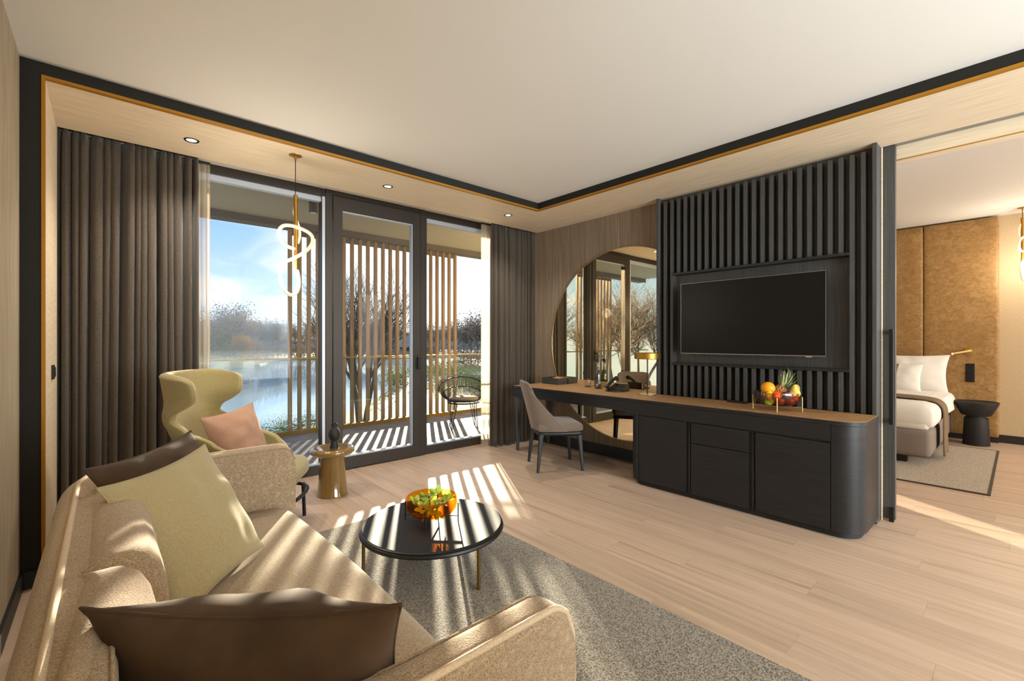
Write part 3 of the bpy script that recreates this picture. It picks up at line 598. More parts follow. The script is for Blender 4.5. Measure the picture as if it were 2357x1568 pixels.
for z0, z1 in ((1.926, 1.948), (1.066, 1.088)):
    G().box(4.062, 4.152, YS[23]+0.0137, YS[2]-0.0137, z0, z1).build('ledge', 'black_wood_h', r, bevel=0.001)
r = root('television', (4.02, 1.54, 1.18), 'wide flat black television on the slatted wall panel', 'television')
b0 = G().rbox((4.022, 1.541, 1.502), (0.044, 1.146, 0.646), 0.004, 5).build('body', 'black_satin', r, smooth=40)
G().box(3.998, 3.9995, 0.974, 2.108, 1.188, 1.819).build('screen', 'screen', r)
g = G().box(3.997, 4.004, 0.968, 0.971, 1.179, 1.825).box(3.997, 4.004, 2.111, 2.114, 1.179, 1.825).box(3.997, 4.004, 0.971, 2.111, 1.822, 1.825).box(3.997, 4.004, 0.971, 2.111, 1.179, 1.186); g.build('bezel', 'silver_bezel', r)
G().box(3.996, 4.006, 1.06, 1.10, 1.171, 1.179).build('badge', 'steel', r); G().box(4.044, 4.151, 1.35, 1.73, 1.36, 1.66).build('bracket', 'black_matte', r)

# ================================================================== DESK AND CONSOLE
XF = 3.565
def rounded_slab(x0, x1, y0, y1, rad, z0, z1, corners):
    """plan outline counter-clockwise with rounded front corners; corners: set of 'lo','hi' (front edge x0)"""
    pts = []
    if 'lo' in corners: pts += [(x0+rad-rad*math.cos(a), y0+rad-rad*math.sin(a)) for a in [pi/2*i/14 for i in range(15)]][::-1][::-1]
    else: pts += [(x0, y0)]
    a_ = pts[::-1]  # from (x0+rad,y0) ... keep order along +x last
    out_ = a_[:] ; out_ = []
    if 'hi' in corners: out_ += [(x0+rad-rad*math.sin(a), y1-rad+rad*math.cos(a)) for a in [pi/2*i/14 for i in range(15)]]
    else: out_ += [(x0, y1)]
    if 'lo' in corners: out_ += [(x0+rad-rad*math.cos(a), y0+rad-rad*math.sin(a)) for a in [pi/2*i/14 for i in range(15)]]
    else: out_ += [(x0, y0)]
    out_ += [(x1, y0), (x1, y1)]
    n = len(out_); g = G()
    g.add([(x, y, z0) for x, y in out_]+[(x, y, z1) for x, y in out_], [tuple(range(n-1, -1, -1)), tuple(range(n, 2*n))]+[(i, (i+1) % n, n+(i+1) % n, n+i) for i in range(n)])
    return g
XB = 4.052
r = root('desk_worktop', (3.85, 2.35, DH-0.03), 'long continuous worktop with brown veneer over a black edge', 'worktop')
rounded_slab(XF, XB, 0.665, 2.40, 0.15, DH-0.030, DH-0.002, {'lo'}).build('edge_board', 'black_wood_h', r, smooth=35, bevel=0.002)
G().box(XF, XT-0.016, 2.403, 3.985, DH-0.030, DH-0.002).build('edge_board', 'black_wood_h', r, bevel=0.002)
rounded_slab(XF+0.004, XB-0.001, 0.669, 2.403, 0.147, DH-0.002, DH, {'lo'}).build('veneer', 'veneer_top', r)
G().box(XF+0.004, XT-0.017, 2.403, 3.981, DH-0.002, DH).build('veneer', 'veneer_top', r)
r = root('writing_desk', (3.85, 3.2, 0), 'black writing desk frame beside the curtain on tapered legs', 'desk')
ZA = 0.648
G().box(XF+0.004, XF+0.026, 2.43, 3.98, ZA, DH-0.031).build('apron', 'black_wood_h', r, bevel=0.001)
G().box(XF+0.026, XT-0.02, 3.958, 3.98, ZA, DH-0.031).build('apron', 'black_wood_h', r, bevel=0.001)
G().box(XF+0.026, XT-0.02, 2.43, 3.958, DH-0.06, DH-0.031).build('under_board', 'black_matte', r)
def taper_leg(x, y, z1, a, b_): return G().hexa([(x-b_, y-b_, 0.008), (x+b_, y-b_, 0.008), (x+b_, y+b_, 0.008), (x-b_, y+b_, 0.008)], [(x-a, y-a, z1), (x+a, y-a, z1), (x+a, y+a, z1), (x-a, y+a, z1)])
for x, y in ((XF+0.045, 3.945), (XT-0.06, 3.945)):
    lg = taper_leg(x, y, ZA, 0.024, 0.014).build('leg', 'black_wood_v', r, bevel=0.002); G().lathe([(0.010, 0.0), (0.010, 0.009)], x, y, 12).build('foot', 'steel', lg)
r = root('console_cabinet', (3.8, 1.53, 0), 'black stained console cabinet with rounded ends below the television', 'cabinet')
def console_shell(x0, y0, y1, rad, z0, z1):
    return rounded_slab(x0, XB, y0, y1, rad, z0, z1, {'lo', 'hi'})
console_shell(XF+0.022, 0.69, 2.39, 0.13, 0.04, DH-0.031).build('carcass', 'black_matte', r, smooth=35)
console_shell(XF+0.035, 0.70, 2.38, 0.13, 0.0, 0.04).build('plinth', 'black_matte', r, smooth=35)
def corner_skin(y0, y1, ys, z0, z1, rad, sg, yend):
    """curved end panel: from (XF, ys) round the corner to the back"""
    pts = [(XF+0.004, ys)]
    cy = yend+sg*rad
    pts += [(XF+0.004+rad-rad*math.cos(a), cy-sg*rad*math.sin(a)) for a in [pi/2*i/14 for i in range(15)]]; pts += [(XB, yend)]
    nrm = 0.016; g = G(); inn = []
    for i, (x, y) in enumerate(pts):
        a = pts[max(0, i-1)]; b_ = pts[min(len(pts)-1, i+1)]; t = Vector((b_[0]-a[0], b_[1]-a[1])).normalized(); nn = Vector((-t.y, t.x))*sg; inn.append((x+nn.x*nrm, y+nn.y*nrm))
    loop = pts+inn[::-1]; n = len(loop)
    g.add([(x, y, z0) for x, y in loop]+[(x, y, z1) for x, y in loop], [(i, (i+1) % n, n+(i+1) % n, n+i) for i in range(n)])
    m_ = len(pts)
    for i in range(m_-1): g.f.append((i, i+1, n-2-i, n-1-i)); g.f.append((n+i, n+i+1, 2*n-2-i, 2*n-1-i))
    return g
corner_skin(0, 0, 0.836, 0.045, DH-0.031, 0.146, 1, 0.669).build('end_panel', 'black_wood_h', r, smooth=35)
corner_skin(0, 0, 2.300, 0.045, ZA-0.006, 0.10, -1, 2.395).build('end_panel', 'black_wood_h', r, smooth=35)
G().box(XF+0.004, XF+0.022, 0.839, 2.43, 0.632, DH-0.031).build('apron', 'black_wood_h', r, bevel=0.001)
for y0, y1, z0, z1, nm in ((1.842, 2.297, 0.045, 0.626, 'door'), (1.353, 1.800, 0.045, 0.458, 'door'), (0.841, 1.304, 0.045, 0.620, 'door'), (1.353, 1.800, 0.464, 0.624, 'drawer')):
    G().box(XF+0.004, XF+0.0215, y0, y1, z0, z1).build(nm, 'black_wood_h', r, bevel=0.0015)
for y in (1.819, 1.326): G().box(XF+0.012, XF+0.0215, y-0.008, y+0.006, 0.05, 0.62).build('grip_channel', 'black_lacquer', r)

# ---- desk objects
r = root('storage_box', (4.085, 3.795, DH), 'low dark grey desk box at the window end of the desk', 'box')
b1 = (4.0, 4.17, 3.66, 3.925)
g = G().box(b1[0], b1[1], b1[2], b1[3], DH, DH+0.012); th = 0.010
g.box(b1[0], b1[0]+th, b1[2], b1[3], DH+.012, DH+.075).box(b1[1]-th, b1[1], b1[2], b1[3], DH+.012, DH+.075).box(b1[0]+th, b1[1]-th, b1[2], b1[2]+th, DH+.012, DH+.075).box(b1[0]+th, b1[1]-th, b1[3]-th, b1[3], DH+.012, DH+.075)
plain('box_grey', c(58, 57, 55), 0.6); plain('wood_tag', c(190, 140, 90), 0.6)
g.build('tray', 'box_grey', r); G().box(b1[0]+th, b1[1]-th, b1[2]+th, b1[3]-th, DH+.05, DH+.062).build('lid', 'box_grey', r)
G().hexa([(4.05, 3.70, DH+.063), (4.15, 3.70, DH+.063), (4.15, 3.80, DH+.063), (4.05, 3.80, DH+.063)], [(4.05, 3.70, DH+.068), (4.15, 3.70, DH+.075), (4.15, 3.80, DH+.085), (4.05, 3.80, DH+.070)]).build('card', 'wood_tag', r)
def tumbler(x, y, label):
    r = root('coaster', (x, y, DH), 'round dark coaster under the ' + label, 'coaster', 'coasters on the desk')
    G().lathe([(0.042, DH+0.0), (0.044, DH+0.002), (0.042, DH+0.004)], x, y, 28).build('disc', 'box_grey', r, smooth=40)
    z = DH+0.004; r = root('tumbler', (x, y, z), label + ' on the desk', 'glass', 'glasses on the desk')
    G().lathe([(0.0, z+.004), (0.024, z+.006), (0.032, z+.03), (0.033, z+.06), (0.027, z+.09), (0.0275, z+.0905), (0.0355, z+.06), (0.0345, z+.028), (0.027, z), (0, z)], x, y, 28, cap0=False, cap1=False).build('bowl', 'clear_glass', r, smooth=50)
    G().lathe([(0.0, z+.004), (0.024, z+.007), (0.026, z+.012), (0.0, z+.012)], x, y, 20, cap0=False, cap1=False).build('base', 'clear_glass', r, smooth=50)
tumbler(4.09, 3.285, 'water tumbler standing alone'); tumbler(4.035, 3.095, 'water tumbler before the bottle')
x, y, z = 4.118, 3.168, DH
r = root('water_bottle', (x, y, z), 'clear glass water bottle with a dark cap by the mirror', 'bottle')
G().lathe([(0, z), (.034, z), (.037, z+.005), (.037, z+.10), (.034, z+.15), (.020, z+.205), (.0145, z+.235), (.0135, z+.285), (.016, z+.288), (.016, z+.296), (.0125, z+.297), (.0105, z+.285), (.0115, z+.235), (.017, z+.204), (.031, z+.149), (.034, z+.10), (.034, z+.008), (0, z+.008)], x, y, 32, cap0=False, cap1=False).build('body', 'clear_glass', r, smooth=50)
G().lathe([(0, z+.009), (.033, z+.009), (.033, z+.10), (.030, z+.149), (.018, z+.195), (0, z+.195)], x, y, 32, cap0=False, cap1=False).build('water', 'water_fill', r, smooth=50)
G().lathe([(.0165, z+.288), (.0165, z+.318), (.015, z+.321), (0, z+.321)], x, y, 20, cap0=True, cap1=False).build('cap', 'black_satin', r, smooth=50)
# phone
r = root('desk_phone', (3.99, 2.79, DH), 'black desk telephone with its handset on a raised stand', 'telephone', rotz=math.radians(0))
def pw(g, *a, **k): return g.build(*a, **k)
g = G().hexa([(3.91, 2.71, DH), (4.06, 2.71, DH), (4.06, 2.90, DH), (3.91, 2.90, DH)], [(3.92, 2.715, DH+.015), (4.055, 2.715, DH+.075), (4.055, 2.895, DH+.075), (3.92, 2.895, DH+.015)]); pw(g, 'base', 'black_lacquer', r, bevel=0.006)
pts = spline([(3.905, 2.882, DH+.034), (3.93, 2.882, DH+.06), (3.99, 2.882, DH+.098), (4.05, 2.882, DH+.125), (4.075, 2.882, DH+.120)], 6)
hs_ = G().tube(pts, [0.024 if (i < 5 or i > len(pts)-6) else 0.017 for i in range(len(pts))], 12).build('handset', 'black_satin', r, smooth=50)
G().box(3.95, 4.04, 2.73, 2.84, DH+.03, DH+.0345).build('keypad_plate', 'box_grey', r).hide_render = False
km = G().box(-.008, .008, -.008, .008, 0, .005).mesh('key'); km.materials.append(M['black_matte'])
for i in range(4):
    for j in range(3): inst('key', km, r, (3.94+i*.026-3.99, 2.748+j*.032-2.79, .022+i*.0115))
G().tube(spline([(3.905, 2.885, DH+.02), (3.86, 2.87, DH+.008), (3.85, 2.80, DH+.006), (3.88, 2.73, DH+.006), (3.92, 2.72, DH+.012)], 8), 0.004, 6).build('cord', 'black_matte', r, smooth=60)
# table lamp
x, y = 3.945, 2.432
r = root('table_lamp', (x, y, DH), 'brass table lamp with a thin disc shade and black stem', 'lamp')
G().lathe([(0, DH), (.088, DH), (.090, DH+.004), (.088, DH+.009), (.012, DH+.011), (0, DH+.011)], x, y, 40, cap0=False, cap1=False).build('base', 'brass', r, smooth=40)
G().cyl((x, y, DH+.01), (x, y, 1.17), 0.006, n=12).build('stem', 'black_satin', r, smooth=50)
G().lathe([(0, 1.12), (.118, 1.12), (.124, 1.124), (.124, 1.176), (.118, 1.18), (0, 1.18)], x, y, 48, cap0=False, cap1=False).build('shade', 'brass_satin', r, smooth=40)
G().lathe([(0, 1.18), (.010, 1.18), (.010, 1.188), (0, 1.19)], x, y, 12, cap0=False, cap1=False).build('finial', 'brass', r, smooth=40)
# remote
r = root('remote_control', (3.99, 1.60, DH), 'slim black remote control on the console top', 'remote')
G().rbox((3.99, 1.60, DH+.009), (0.036, 0.17, 0.016), 0.006, 7).build('body', 'black_satin', r, smooth=50); G().lathe([(0, DH+.0175), (.009, DH+.0175), (.009, DH+.019), (0, DH+.019)], 3.985, 1.63, 14, cap0=False, cap1=False).build('button', 'box_grey', r)

# ---- fruit bowl
def stand_bowl(name, ctr, zt, rad, zb, zr, leg_r, glass, metal, label, cat, rot, rr):
    x, y = ctr; r = root(name, (x, y, zt), label, cat); h = zr-zb
    prof = [(0, zb), (rad*.55, zb), (rad*.80, zb+h*.12), (rad*.96, zb+h*.38), (rad, zb+h*.62), (rad*.985, zr), (rad*.985-.004, zr), (rad-.005, zb+h*.62), (rad*.95-.004, zb+h*.40), (rad*.78, zb+h*.16), (rad*.53, zb+.005), (0, zb+.005)]
    G().lathe(prof, x, y, 48, cap0=False, cap1=False).build('glass_bowl', glass, r, smooth=60)
    for k in range(4):
        a = rot+k*pi/2; px, py = x+leg_r*math.cos(a), y+leg_r*math.sin(a)
        lg = G().cyl((px, py, zt), (px, py, zb+h*0.68), rr, n=10).build('leg', metal, r, smooth=50)
    for k in range(2):
        a = rot+k*pi/2; G().cyl((x+leg_r*math.cos(a), y+leg_r*math.sin(a), zb-.006-rr*k), (x-leg_r*math.cos(a), y-leg_r*math.sin(a), zb-.006-rr*k), rr*.7, n=8).build('cross_bar', metal, r, smooth=50)
    return r
FX, FY = 3.80, 1.235
stand_bowl('fruit_bowl', (FX, FY), DH, 0.155, 0.812, 0.912, 0.162, 'smoke_glass', 'brass', 'smoked glass fruit bowl on four brass legs below the television', 'bowl', math.radians(18), 0.0036)
def ball(name, loc, r3, mat, label, cat, prof=None, rot=None, bits=None):
    r = root(name, (loc[0], loc[1], loc[2]-r3[2]), label, cat, 'fruit in the glass bowl'); g = G()
    if prof: g.lathe([(a*r3[0], b_*r3[2]) for a, b_ in prof], n=24, cap0=False, cap1=False)
    else: g.lathe([(r3[0]*math.sin(pi*i/12), -r3[2]*math.cos(pi*i/12)) for i in range(13)], n=22, cap0=False, cap1=False)
    mt = Matrix.Translation(loc) @ (rot or Matrix.Identity(4)); g.xf(mt); g.build('flesh', mat, r, smooth=80)
    if bits:
        g = G().tube(spline([(0, 0, r3[2]*.93), (0.002, 0, r3[2]*1.1), (0.006, 0, r3[2]*1.1+bits)], 4), 0.0018, 6).xf(mt); g.build('stem', 'stem_wood', r, smooth=60)
    return r
def rt(x): # offset along camera-right / toward camera on the console
    return x
def fp(a, b_, z): p = Vector((FX, FY, 0))+RT*a-FW*b_; return (p.x, p.y, z)
ball('orange', fp(-.088, .035, .942), (.048, .048, .047), 'orange_peel', 'large orange on the left of the fruit bowl', 'fruit', bits=None)
G().lathe([(0, .0475), (.005, .0480), (0, .049)], n=8, cap0=False, cap1=False).xf(Matrix.Translation(fp(-.088, .035, .942))).build('calyx', 'stem_wood', bpy.data.objects['orange'])
ball('mandarin', fp(-.062, .105, .893), (.033, .033, .028), 'mandarin_peel', 'small red orange mandarin at the front left of the bowl', 'fruit', bits=.002)
ball('lemon', fp(-.10, .075, .892), (.028, .028, .034), 'lemon_peel', 'yellow lemon tucked under the large orange', 'fruit', bits=.001)
ball('lime', fp(-.095, .06, .848), (.034, .034, .032), 'lime_skin', 'green fruit low at the left inside the bowl', 'fruit', bits=.001)
ball('plum', fp(-.005, .110, .894), (.026, .026, .028), 'plum_skin', 'dark plum at the front middle of the bowl', 'fruit', bits=.004)
ball('apple', fp(-.03, .075, .853), (.041, .041, .036), 'apple_skin', 'dark red apple low at the front of the bowl', 'fruit', bits=.006)
ball('apple', fp(.055, .060, .853), (.041, .041, .036), 'apple_skin', 'dark red apple low at the right of the bowl', 'fruit', bits=.006)
ball('mandarin', fp(.115, .02, .866), (.033, .033, .029), 'mandarin_peel', 'mandarin low at the right inside the bowl', 'fruit', bits=.002)
ball('mandarin', fp(.05, -.02, .922), (.032, .032, .028), 'mandarin_peel', 'mandarin half hidden behind the pear', 'fruit', bits=.002)
pear = [(0, -1), (.45, -.97), (.85, -.75), (1, -.40), (.92, -.05), (.66, .30), (.45, .58), (.38, .80), (.25, .95), (0, 1)]
ball('pear', fp(.083, .085, .925), (.037, .037, .050), 'pear_skin', 'upright yellow pear at the right of the bowl', 'fruit', prof=pear, bits=.018)
ball('kiwi', fp(.050, .105, .903), (.023, .023, .034), 'kiwi_skin', 'brown kiwi lying beside the pear', 'fruit', rot=Euler((0.2, 1.25, -0.5)).to_matrix().to_4x4(), bits=.001)
ball('kiwi', fp(.115, .045, .935), (.026, .026, .036), 'kiwi_skin', 'brown kiwi standing behind the pear', 'fruit', rot=Euler((0.1, 0.25, 0)).to_matrix().to_4x4(), bits=.001)
# pineapple lying tilted
pr_ = root('pineapple', fp(-.005, -.02, .86), 'pineapple with a tall leafy crown lying in the bowl', 'fruit', 'fruit in the glass bowl')
ax = Vector(RT*0.55+Vector((0, 0, 0.80))).normalized(); q = ax.to_track_quat('Z', 'Y').to_matrix().to_4x4(); B0 = Vector(fp(-.030, .012, .842))
mt = Matrix.Translation(B0) @ q
prof = [(0, 0), (.030, .004), (.046, .025), (.052, .055), (.050, .085), (.040, .112), (.022, .124), (0, .126)]
G().lathe([(a*.94, b_) for a, b_ in prof], n=24, cap0=False, cap1=False).xf(mt).build('core', 'pine_scale', pr_, smooth=60)
sc = G().lathe([(.0105, 0), (.0085, .004), (.003, .0075), (0, .008)], n=6, cap0=False, cap1=False).mesh('scale'); sc.materials.append(M['pine_scale'])
for k in range(9):
    zz = .010+k*.0128; rr = 0.95*lerp([(0, .02), (.004, .030), (.025, .046), (.055, .052), (.085, .050), (.112, .040), (.126, .02)], zz); nn = max(6, int(2*pi*rr/.0195))
    for i in range(nn):
        a = 2*pi*(i+.5*(k % 2))/nn; p = mt @ Vector((rr*math.cos(a), rr*math.sin(a), zz)); d = (mt.to_3x3() @ Vector((math.cos(a), math.sin(a), .15))).normalized()
        o = bpy.data.objects.new('scale', sc); C.objects.link(o); o.parent = pr_; o.location = p-pr_.location; o.rotation_euler = d.to_track_quat('Z', 'Y').to_euler()
lm = G().grid(lambda u, v: ((u-.5)*2*.0125*(1-v)**.7*(1 if v < .95 else .2), -.010*math.sin(v*1.6)*0+.034*v*v, .105*v+.004*abs(u-.5)), 3, 7).mesh('crown_leaf', smooth=80); lm.materials.append(M['pine_leaf'])
top = mt @ Vector((0, 0, .118)); Rr = random.Random(3)
for k in range(44):
    t = k/44; a = k*2.4; tilt = 0.10+1.15*(1-t)
    d = mt.to_3x3() @ Vector((math.cos(a)*math.sin(tilt), math.sin(a)*math.sin(tilt), math.cos(tilt)))
    o = bpy.data.objects.new('crown_leaf', lm); C.objects.link(o); o.parent = pr_; o.location = top-pr_.location+ax*(.022*t); o.rotation_euler = d.to_track_quat('Z', 'Y').to_euler(); s_ = Rr.uniform(.85, 1.15)*(0.75+.5*t); o.scale = (1.1, 1, s_)

# ================================================================== DESK CHAIR
def desk_chair(loc, rz):
    r = root('desk_chair', (*loc, 0), 'taupe upholstered chair with black wooden legs at the desk', 'chair', rotz=rz)
    K = lambda g, *a, **k: g.build(*a, world=False, **k)
    sx = lambda p: (p[0]*(1-0.10*max(0, -p[1]/0.24)), p[1], p[2])
    K(G().rbox((0, .0, .432), (.47, .47, .085), .04, 11, (.0, .0, .018), sx), 'seat', 'taupe_wool', r, smooth=80)
    K(G().rbox((0, .0, .375), (.455, .455, .042), .018, 9, fn=sx), 'seat_frame', 'black_satin', r, smooth=50)
    def f(u, v):
        s_ = 2*u-1; w = .235-.045*v**1.2; wrap = .27*(1-v)**1.25+.035
        e = 1-(1-abs(s_))**1.0; y = -.225-.115*v+wrap*abs(s_)**2.6; x = w*math.sin(s_*pi/2*0.98)
        z = .395+.475*v-.045*abs(s_)**5*v
        return (x, y, z)
    K(G().grid(f, 33, 24), 'backrest', 'taupe_wool', r, smooth=180, solid=.040, soff=0, subd=1)
    pts = [f(u/40, 1.0) for u in range(41)]; K(G().tube([(x, y-0.0, z+.004) for x, y, z in pts], .017, 8), 'back_piping', 'taupe_wool', r, smooth=80)
    for sxx in (-1, 1):
        for sy in (-1, 1):
            x1, y1 = sxx*.195, sy*.195; x0, y0 = sxx*.215, sy*(.235 if sy < 0 else .225)
            a, b_ = .022, .0125
            K(G().hexa([(x0-b_, y0-b_, 0), (x0+b_, y0-b_, 0), (x0+b_, y0+b_, 0), (x0-b_, y0+b_, 0)], [(x1-a, y1-a, .375), (x1+a, y1-a, .375), (x1+a, y1+a, .375), (x1-a, y1+a, .375)]), 'leg', 'black_satin', r, bevel=.005)
    return r
desk_chair((3.47, 3.215), math.radians(-121.9))

# ================================================================== WING CHAIR
WR = math.radians(-124.8)
wc = root('wing_chair', (.66, 3.55, 0), 'mustard wool wing chair with a tall winged back by the window', 'armchair', rotz=WR)
K = lambda g, *a, **k: g.build(*a, world=False, **k)
GT = [(.26, .46), (.50, .47), (.58, .43), (.66, .30), (.74, .15), (.80, .085), (.84, .10), (.88, .18), (.915, .235), (.96, .25), (1.05, .25), (1.08, .235), (1.10, .195)]
def shell(u, v):
    s_ = 2*u-1; z = .26+.84*v; g_ = lerp(GT, z); w = lerp([(.26, .29), (.5, .315), (.8, .275), (.9, .295), (1.1, .32)], z); yb = -.16-.20*v-.04*math.sin(pi*v)
    ph = s_*pi/2; x = w*math.copysign(abs(math.sin(ph))**0.72, s_); y = yb+g_*(1-math.cos(ph))**1.15
    zz = z-(.035*abs(s_)**2 if v > .8 else 0)*((v-.8)/.2)
    return (x, y, zz)
K(G().grid(shell, 49, 46), 'shell', 'mustard_wool', wc, smooth=180, solid=.055, soff=0, subd=1)
K(G().rbox((0, .10, .385), (.52, .60, .15), .06, 11, (0, .02, .03)), 'seat_cushion', 'mustard_wool', wc, smooth=80)
K(G().rbox((0, .05, .275), (.50, .56, .07), .03, 9), 'seat_base', 'mustard_wool', wc, smooth=80)
ring_ = [(0.30*math.copysign(abs(math.cos(2*pi*i/40))**.7, math.cos(2*pi*i/40)), .09+.34*math.copysign(abs(math.sin(2*pi*i/40))**.7, math.sin(2*pi*i/40)), .235) for i in range(40)]
K(G().tube(ring_, .013, 8, closed=True), 'base_ring', 'black_satin', wc, smooth=60)
for x, y in ((-.24, -.16), (.24, -.16), (-.25, .36), (.25, .36)): K(G().cyl((x, y, .0), (x*.98, y*.98, .245), .013, n=10), 'leg', 'black_satin', wc, smooth=60)

# ---- pillows
def pillow(name, ctr, xdir, ydir, w, h, t, mat, label, pipe=None, seed=1, group=None, pinch=.09, k=1.0):
    """flat cushion in the plane of xdir (width) and ydir (height)"""
    X_ = Vector(xdir).normalized(); Y_ = Vector(ydir); Y_ = (Y_-X_*Y_.dot(X_)).normalized(); N_ = X_.cross(Y_); ctr = Vector(ctr)
    r = root(name, tuple(ctr-Y_*h/2), label, 'cushion', group)
    def side(sg):
        def f(u, v):
            a, b_ = 2*u-1, 2*v-1
            a = math.sin(a*pi/2); b_ = math.sin(b_*pi/2)
            x = w/2*a*(1-pinch*(1-b_*b_)*a*a); y = h/2*b_*(1-pinch*(1-a*a)*b_*b_)
            d = t/2*(max(0, 1-a*a)**.55)*(max(0, 1-b_*b_)**.55)
            d += .006*mnoise.noise((a*2.2+seed, b_*2.2, sg*3))*(1-a*a)*(1-b_*b_)*4*k
            d += .0045*math.sin(9*math.atan2(b_, a)+seed)*(max(abs(a), abs(b_))**3)*(1-max(abs(a), abs(b_))**6)*2*k
            return ctr+X_*x+Y_*y+N_*d*sg
        return f
    G().grid(side(1), 41, 41).grid(side(-1), 41, 41).build('cover', mat, r, smooth=180)
    ed = []
    f = side(0)
    for i in range(40): ed.append(f(i/40, 0))
    for i in range(40): ed.append(f(1, i/40))
    for i in range(40): ed.append(f(1-i/40, 1))
    for i in range(40): ed.append(f(0, 1-i/40))
    G().tube(ed, .0035, 6, closed=True).build('seam', pipe or mat, r, smooth=60)
    return r
fwd = Vector((.82, -.57, 0)); sid = Vector((.57, .82, 0))
pillow('blush_cushion', (.66, 3.50, .645), (.80, .60, .10), (-.25, .20, .95), .43, .40, .15, 'blush_linen', 'dusty pink linen cushion leaning in the wing chair', seed=4)

# ================================================================== SOFA
so = root('sofa', (.3, 1.72, 0), 'beige woven fabric sofa with curved back and piped arms', 'sofa')
U = []
def build_path():
    x1 = .785; ya, yb, xb = 2.78, .665, -.125; RA, RB = .60, .26
    P = []
    LA = x1-(xb+RA); LB = x1-(xb+RB); n = 16
    for i in range(n): P.append((x1-LA*i/n, ya))
    for i in range(30): a = pi/2*i/30; P.append((xb+RA-RA*math.sin(a), ya-RA+RA*math.cos(a)))
    L2 = (ya-RA)-(yb+RB)
    for i in range(26): P.append((xb, ya-RA-L2*i/26))
    for i in range(24): a = pi/2*i/24; P.append((xb+RB-RB*math.cos(a), yb+RB-RB*math.sin(a)))
    for i in range(n+1): P.append((xb+RB+LB*i/n, yb))
    return [Vector((x, y, 0)) for x, y in P]
UP = build_path(); US = [0]
for a, b_ in zip(UP, UP[1:]): US.append(US[-1]+(b_-a).length)
UT = US[-1]
def upt(s_):
    s_ = max(0, min(UT, s_))
    for i in range(len(UP)-1):
        if s_ <= US[i+1] or i == len(UP)-2:
            t = (s_-US[i])/(US[i+1]-US[i]); p = UP[i].lerp(UP[i+1], t)
            tn_ = lambda j: (UP[min(len(UP)-1, j+1)]-UP[max(0, j-1)]).normalized()
            d = tn_(i).lerp(tn_(i+1), t).normalized()
            return p, Vector((-d.y, d.x, 0))   # left normal = inward
def hgt(s_):
    e = min(s_, UT-s_); z = .722+.068*max(0, min(1, (e-.45)/.55))
    if e < .075: z -= .075*(1-math.sqrt(max(0, 1-((.075-e)/.075)**2)))
    return z
def bk(s_): e = min(s_, UT-s_); return max(0, min(1, (e-.45)/.55))
def thick(s_):
    e = min(s_, UT-s_); return .095+.045*max(0, min(1, (e-.4)/.5))
def sweep(s0, s1, n, prof, cap=True):
    """prof(s) -> list of (d inward, z)"""
    m_ = len(prof(s0)); g = G(); k = 0
    for i in range(n):
        s_ = s0+(s1-s0)*i/(n-1); p, nn = upt(s_)
        for d, z in prof(s_): g.v.append(p+nn*d+Vector((0, 0, z)))
    for i in range(n-1):
        for j in range(m_): g.f.append((i*m_+j, i*m_+(j+1) % m_, (i+1)*m_+(j+1) % m_, (i+1)*m_+j))
    if cap: g.f.append(tuple(range(m_-1, -1, -1))); g.f.append(tuple((n-1)*m_+j for j in range(m_)))
    return g
def arm_prof(s_):
    z = hgt(s_); t = thick(s_); e = min(s_, UT-s_); lean = .035*max(0, min(1, (e-.4)/.5)); b_ = .13
    r_ = .028+.027*bk(s_)
    pts = [(0.02, b_), (0.0, b_+.02)]
    for i in range(1, 5): pts.append((lean*(i/5)**2*-0.0, b_+.02+(z-r_-b_-.02)*i/5))
    for i in range(7): a = pi/2*i/6; pts.append((r_-r_*math.cos(a), z-r_+r_*math.sin(a)))
    ri = .036
    for i in range(7): a = pi/2*i/6; pts.append((t-ri+ri*math.sin(a), z-ri+ri*math.cos(a)))
    pts += [(t, .40), (t, .2), (t-.02, b_)]
    return pts
sh = sweep(0, UT, 150, arm_prof).build('shell', 'sofa_cloth', so, smooth=70)
pp = []
for i in range(170):
    s_ = UT*i/169; p, nn = upt(s_); pp.append(p+nn*(.012+.038*bk(s_))+Vector((0, 0, hgt(s_)-.004+.004*bk(s_))))
p, nn = upt(0); pp = [p+nn*.012+Vector((.004, 0, .16))]+[p+nn*.012+Vector((.004, 0, .16+(hgt(0)-.16)*i/5)) for i in range(1, 5)]+pp
p, nn = upt(UT); pp += [p+nn*.012+Vector((.004, 0, .16+(hgt(0)-.16)*i/5)) for i in range(4, -1, -1)]
G().tube(pp, .0075, 8).build('piping', 'piping_cloth', sh, smooth=60)
pp = []
for i in range(170):
    s_ = UT*i/169; p, nn = upt(s_); t = thick(s_); pp.append(p+nn*(t-.008)+Vector((0, 0, hgt(s_)-.010)))
G().tube(pp, .004, 6).build('seam', 'sofa_cloth', sh, smooth=60)
def cush_prof(s0, s1):
    def f(s_):
        e = min(s_-s0, s1-s_); q = max(0, min(1, e/.07)); q = math.sqrt(max(0, 1-(1-q)**2))*.96+.04
        t0 = .058; zt = hgt(s_)+.016*q; zb = .36; q2 = 1 if s0 < .9 else max(0, min(1, (s1-s_-.10)/.38)); t1 = t0+.045+.03*q*q2+.088*q*q2+.015*q
        pts = []
        for i in range(18):
            a = 2*pi*i/18; cx = (t0+t1)/2; cz = (zt+zb)/2
            ca, sa = math.cos(a), math.sin(a)
            x_ = cx+(t1-t0)/2*math.copysign(abs(ca)**.62, ca); z_ = cz+(zt-zb)/2*math.copysign(abs(sa)**.62, sa)
            x_ += .03*(1-(z_-zb)/(zt-zb))
            pts.append((x_, z_))
        return pts
    return f
sA, sB = .66, UT-1.04
sM = next(US[i] for i in range(len(UP)) if UP[i].x < -.12 and UP[i].y < 1.40)
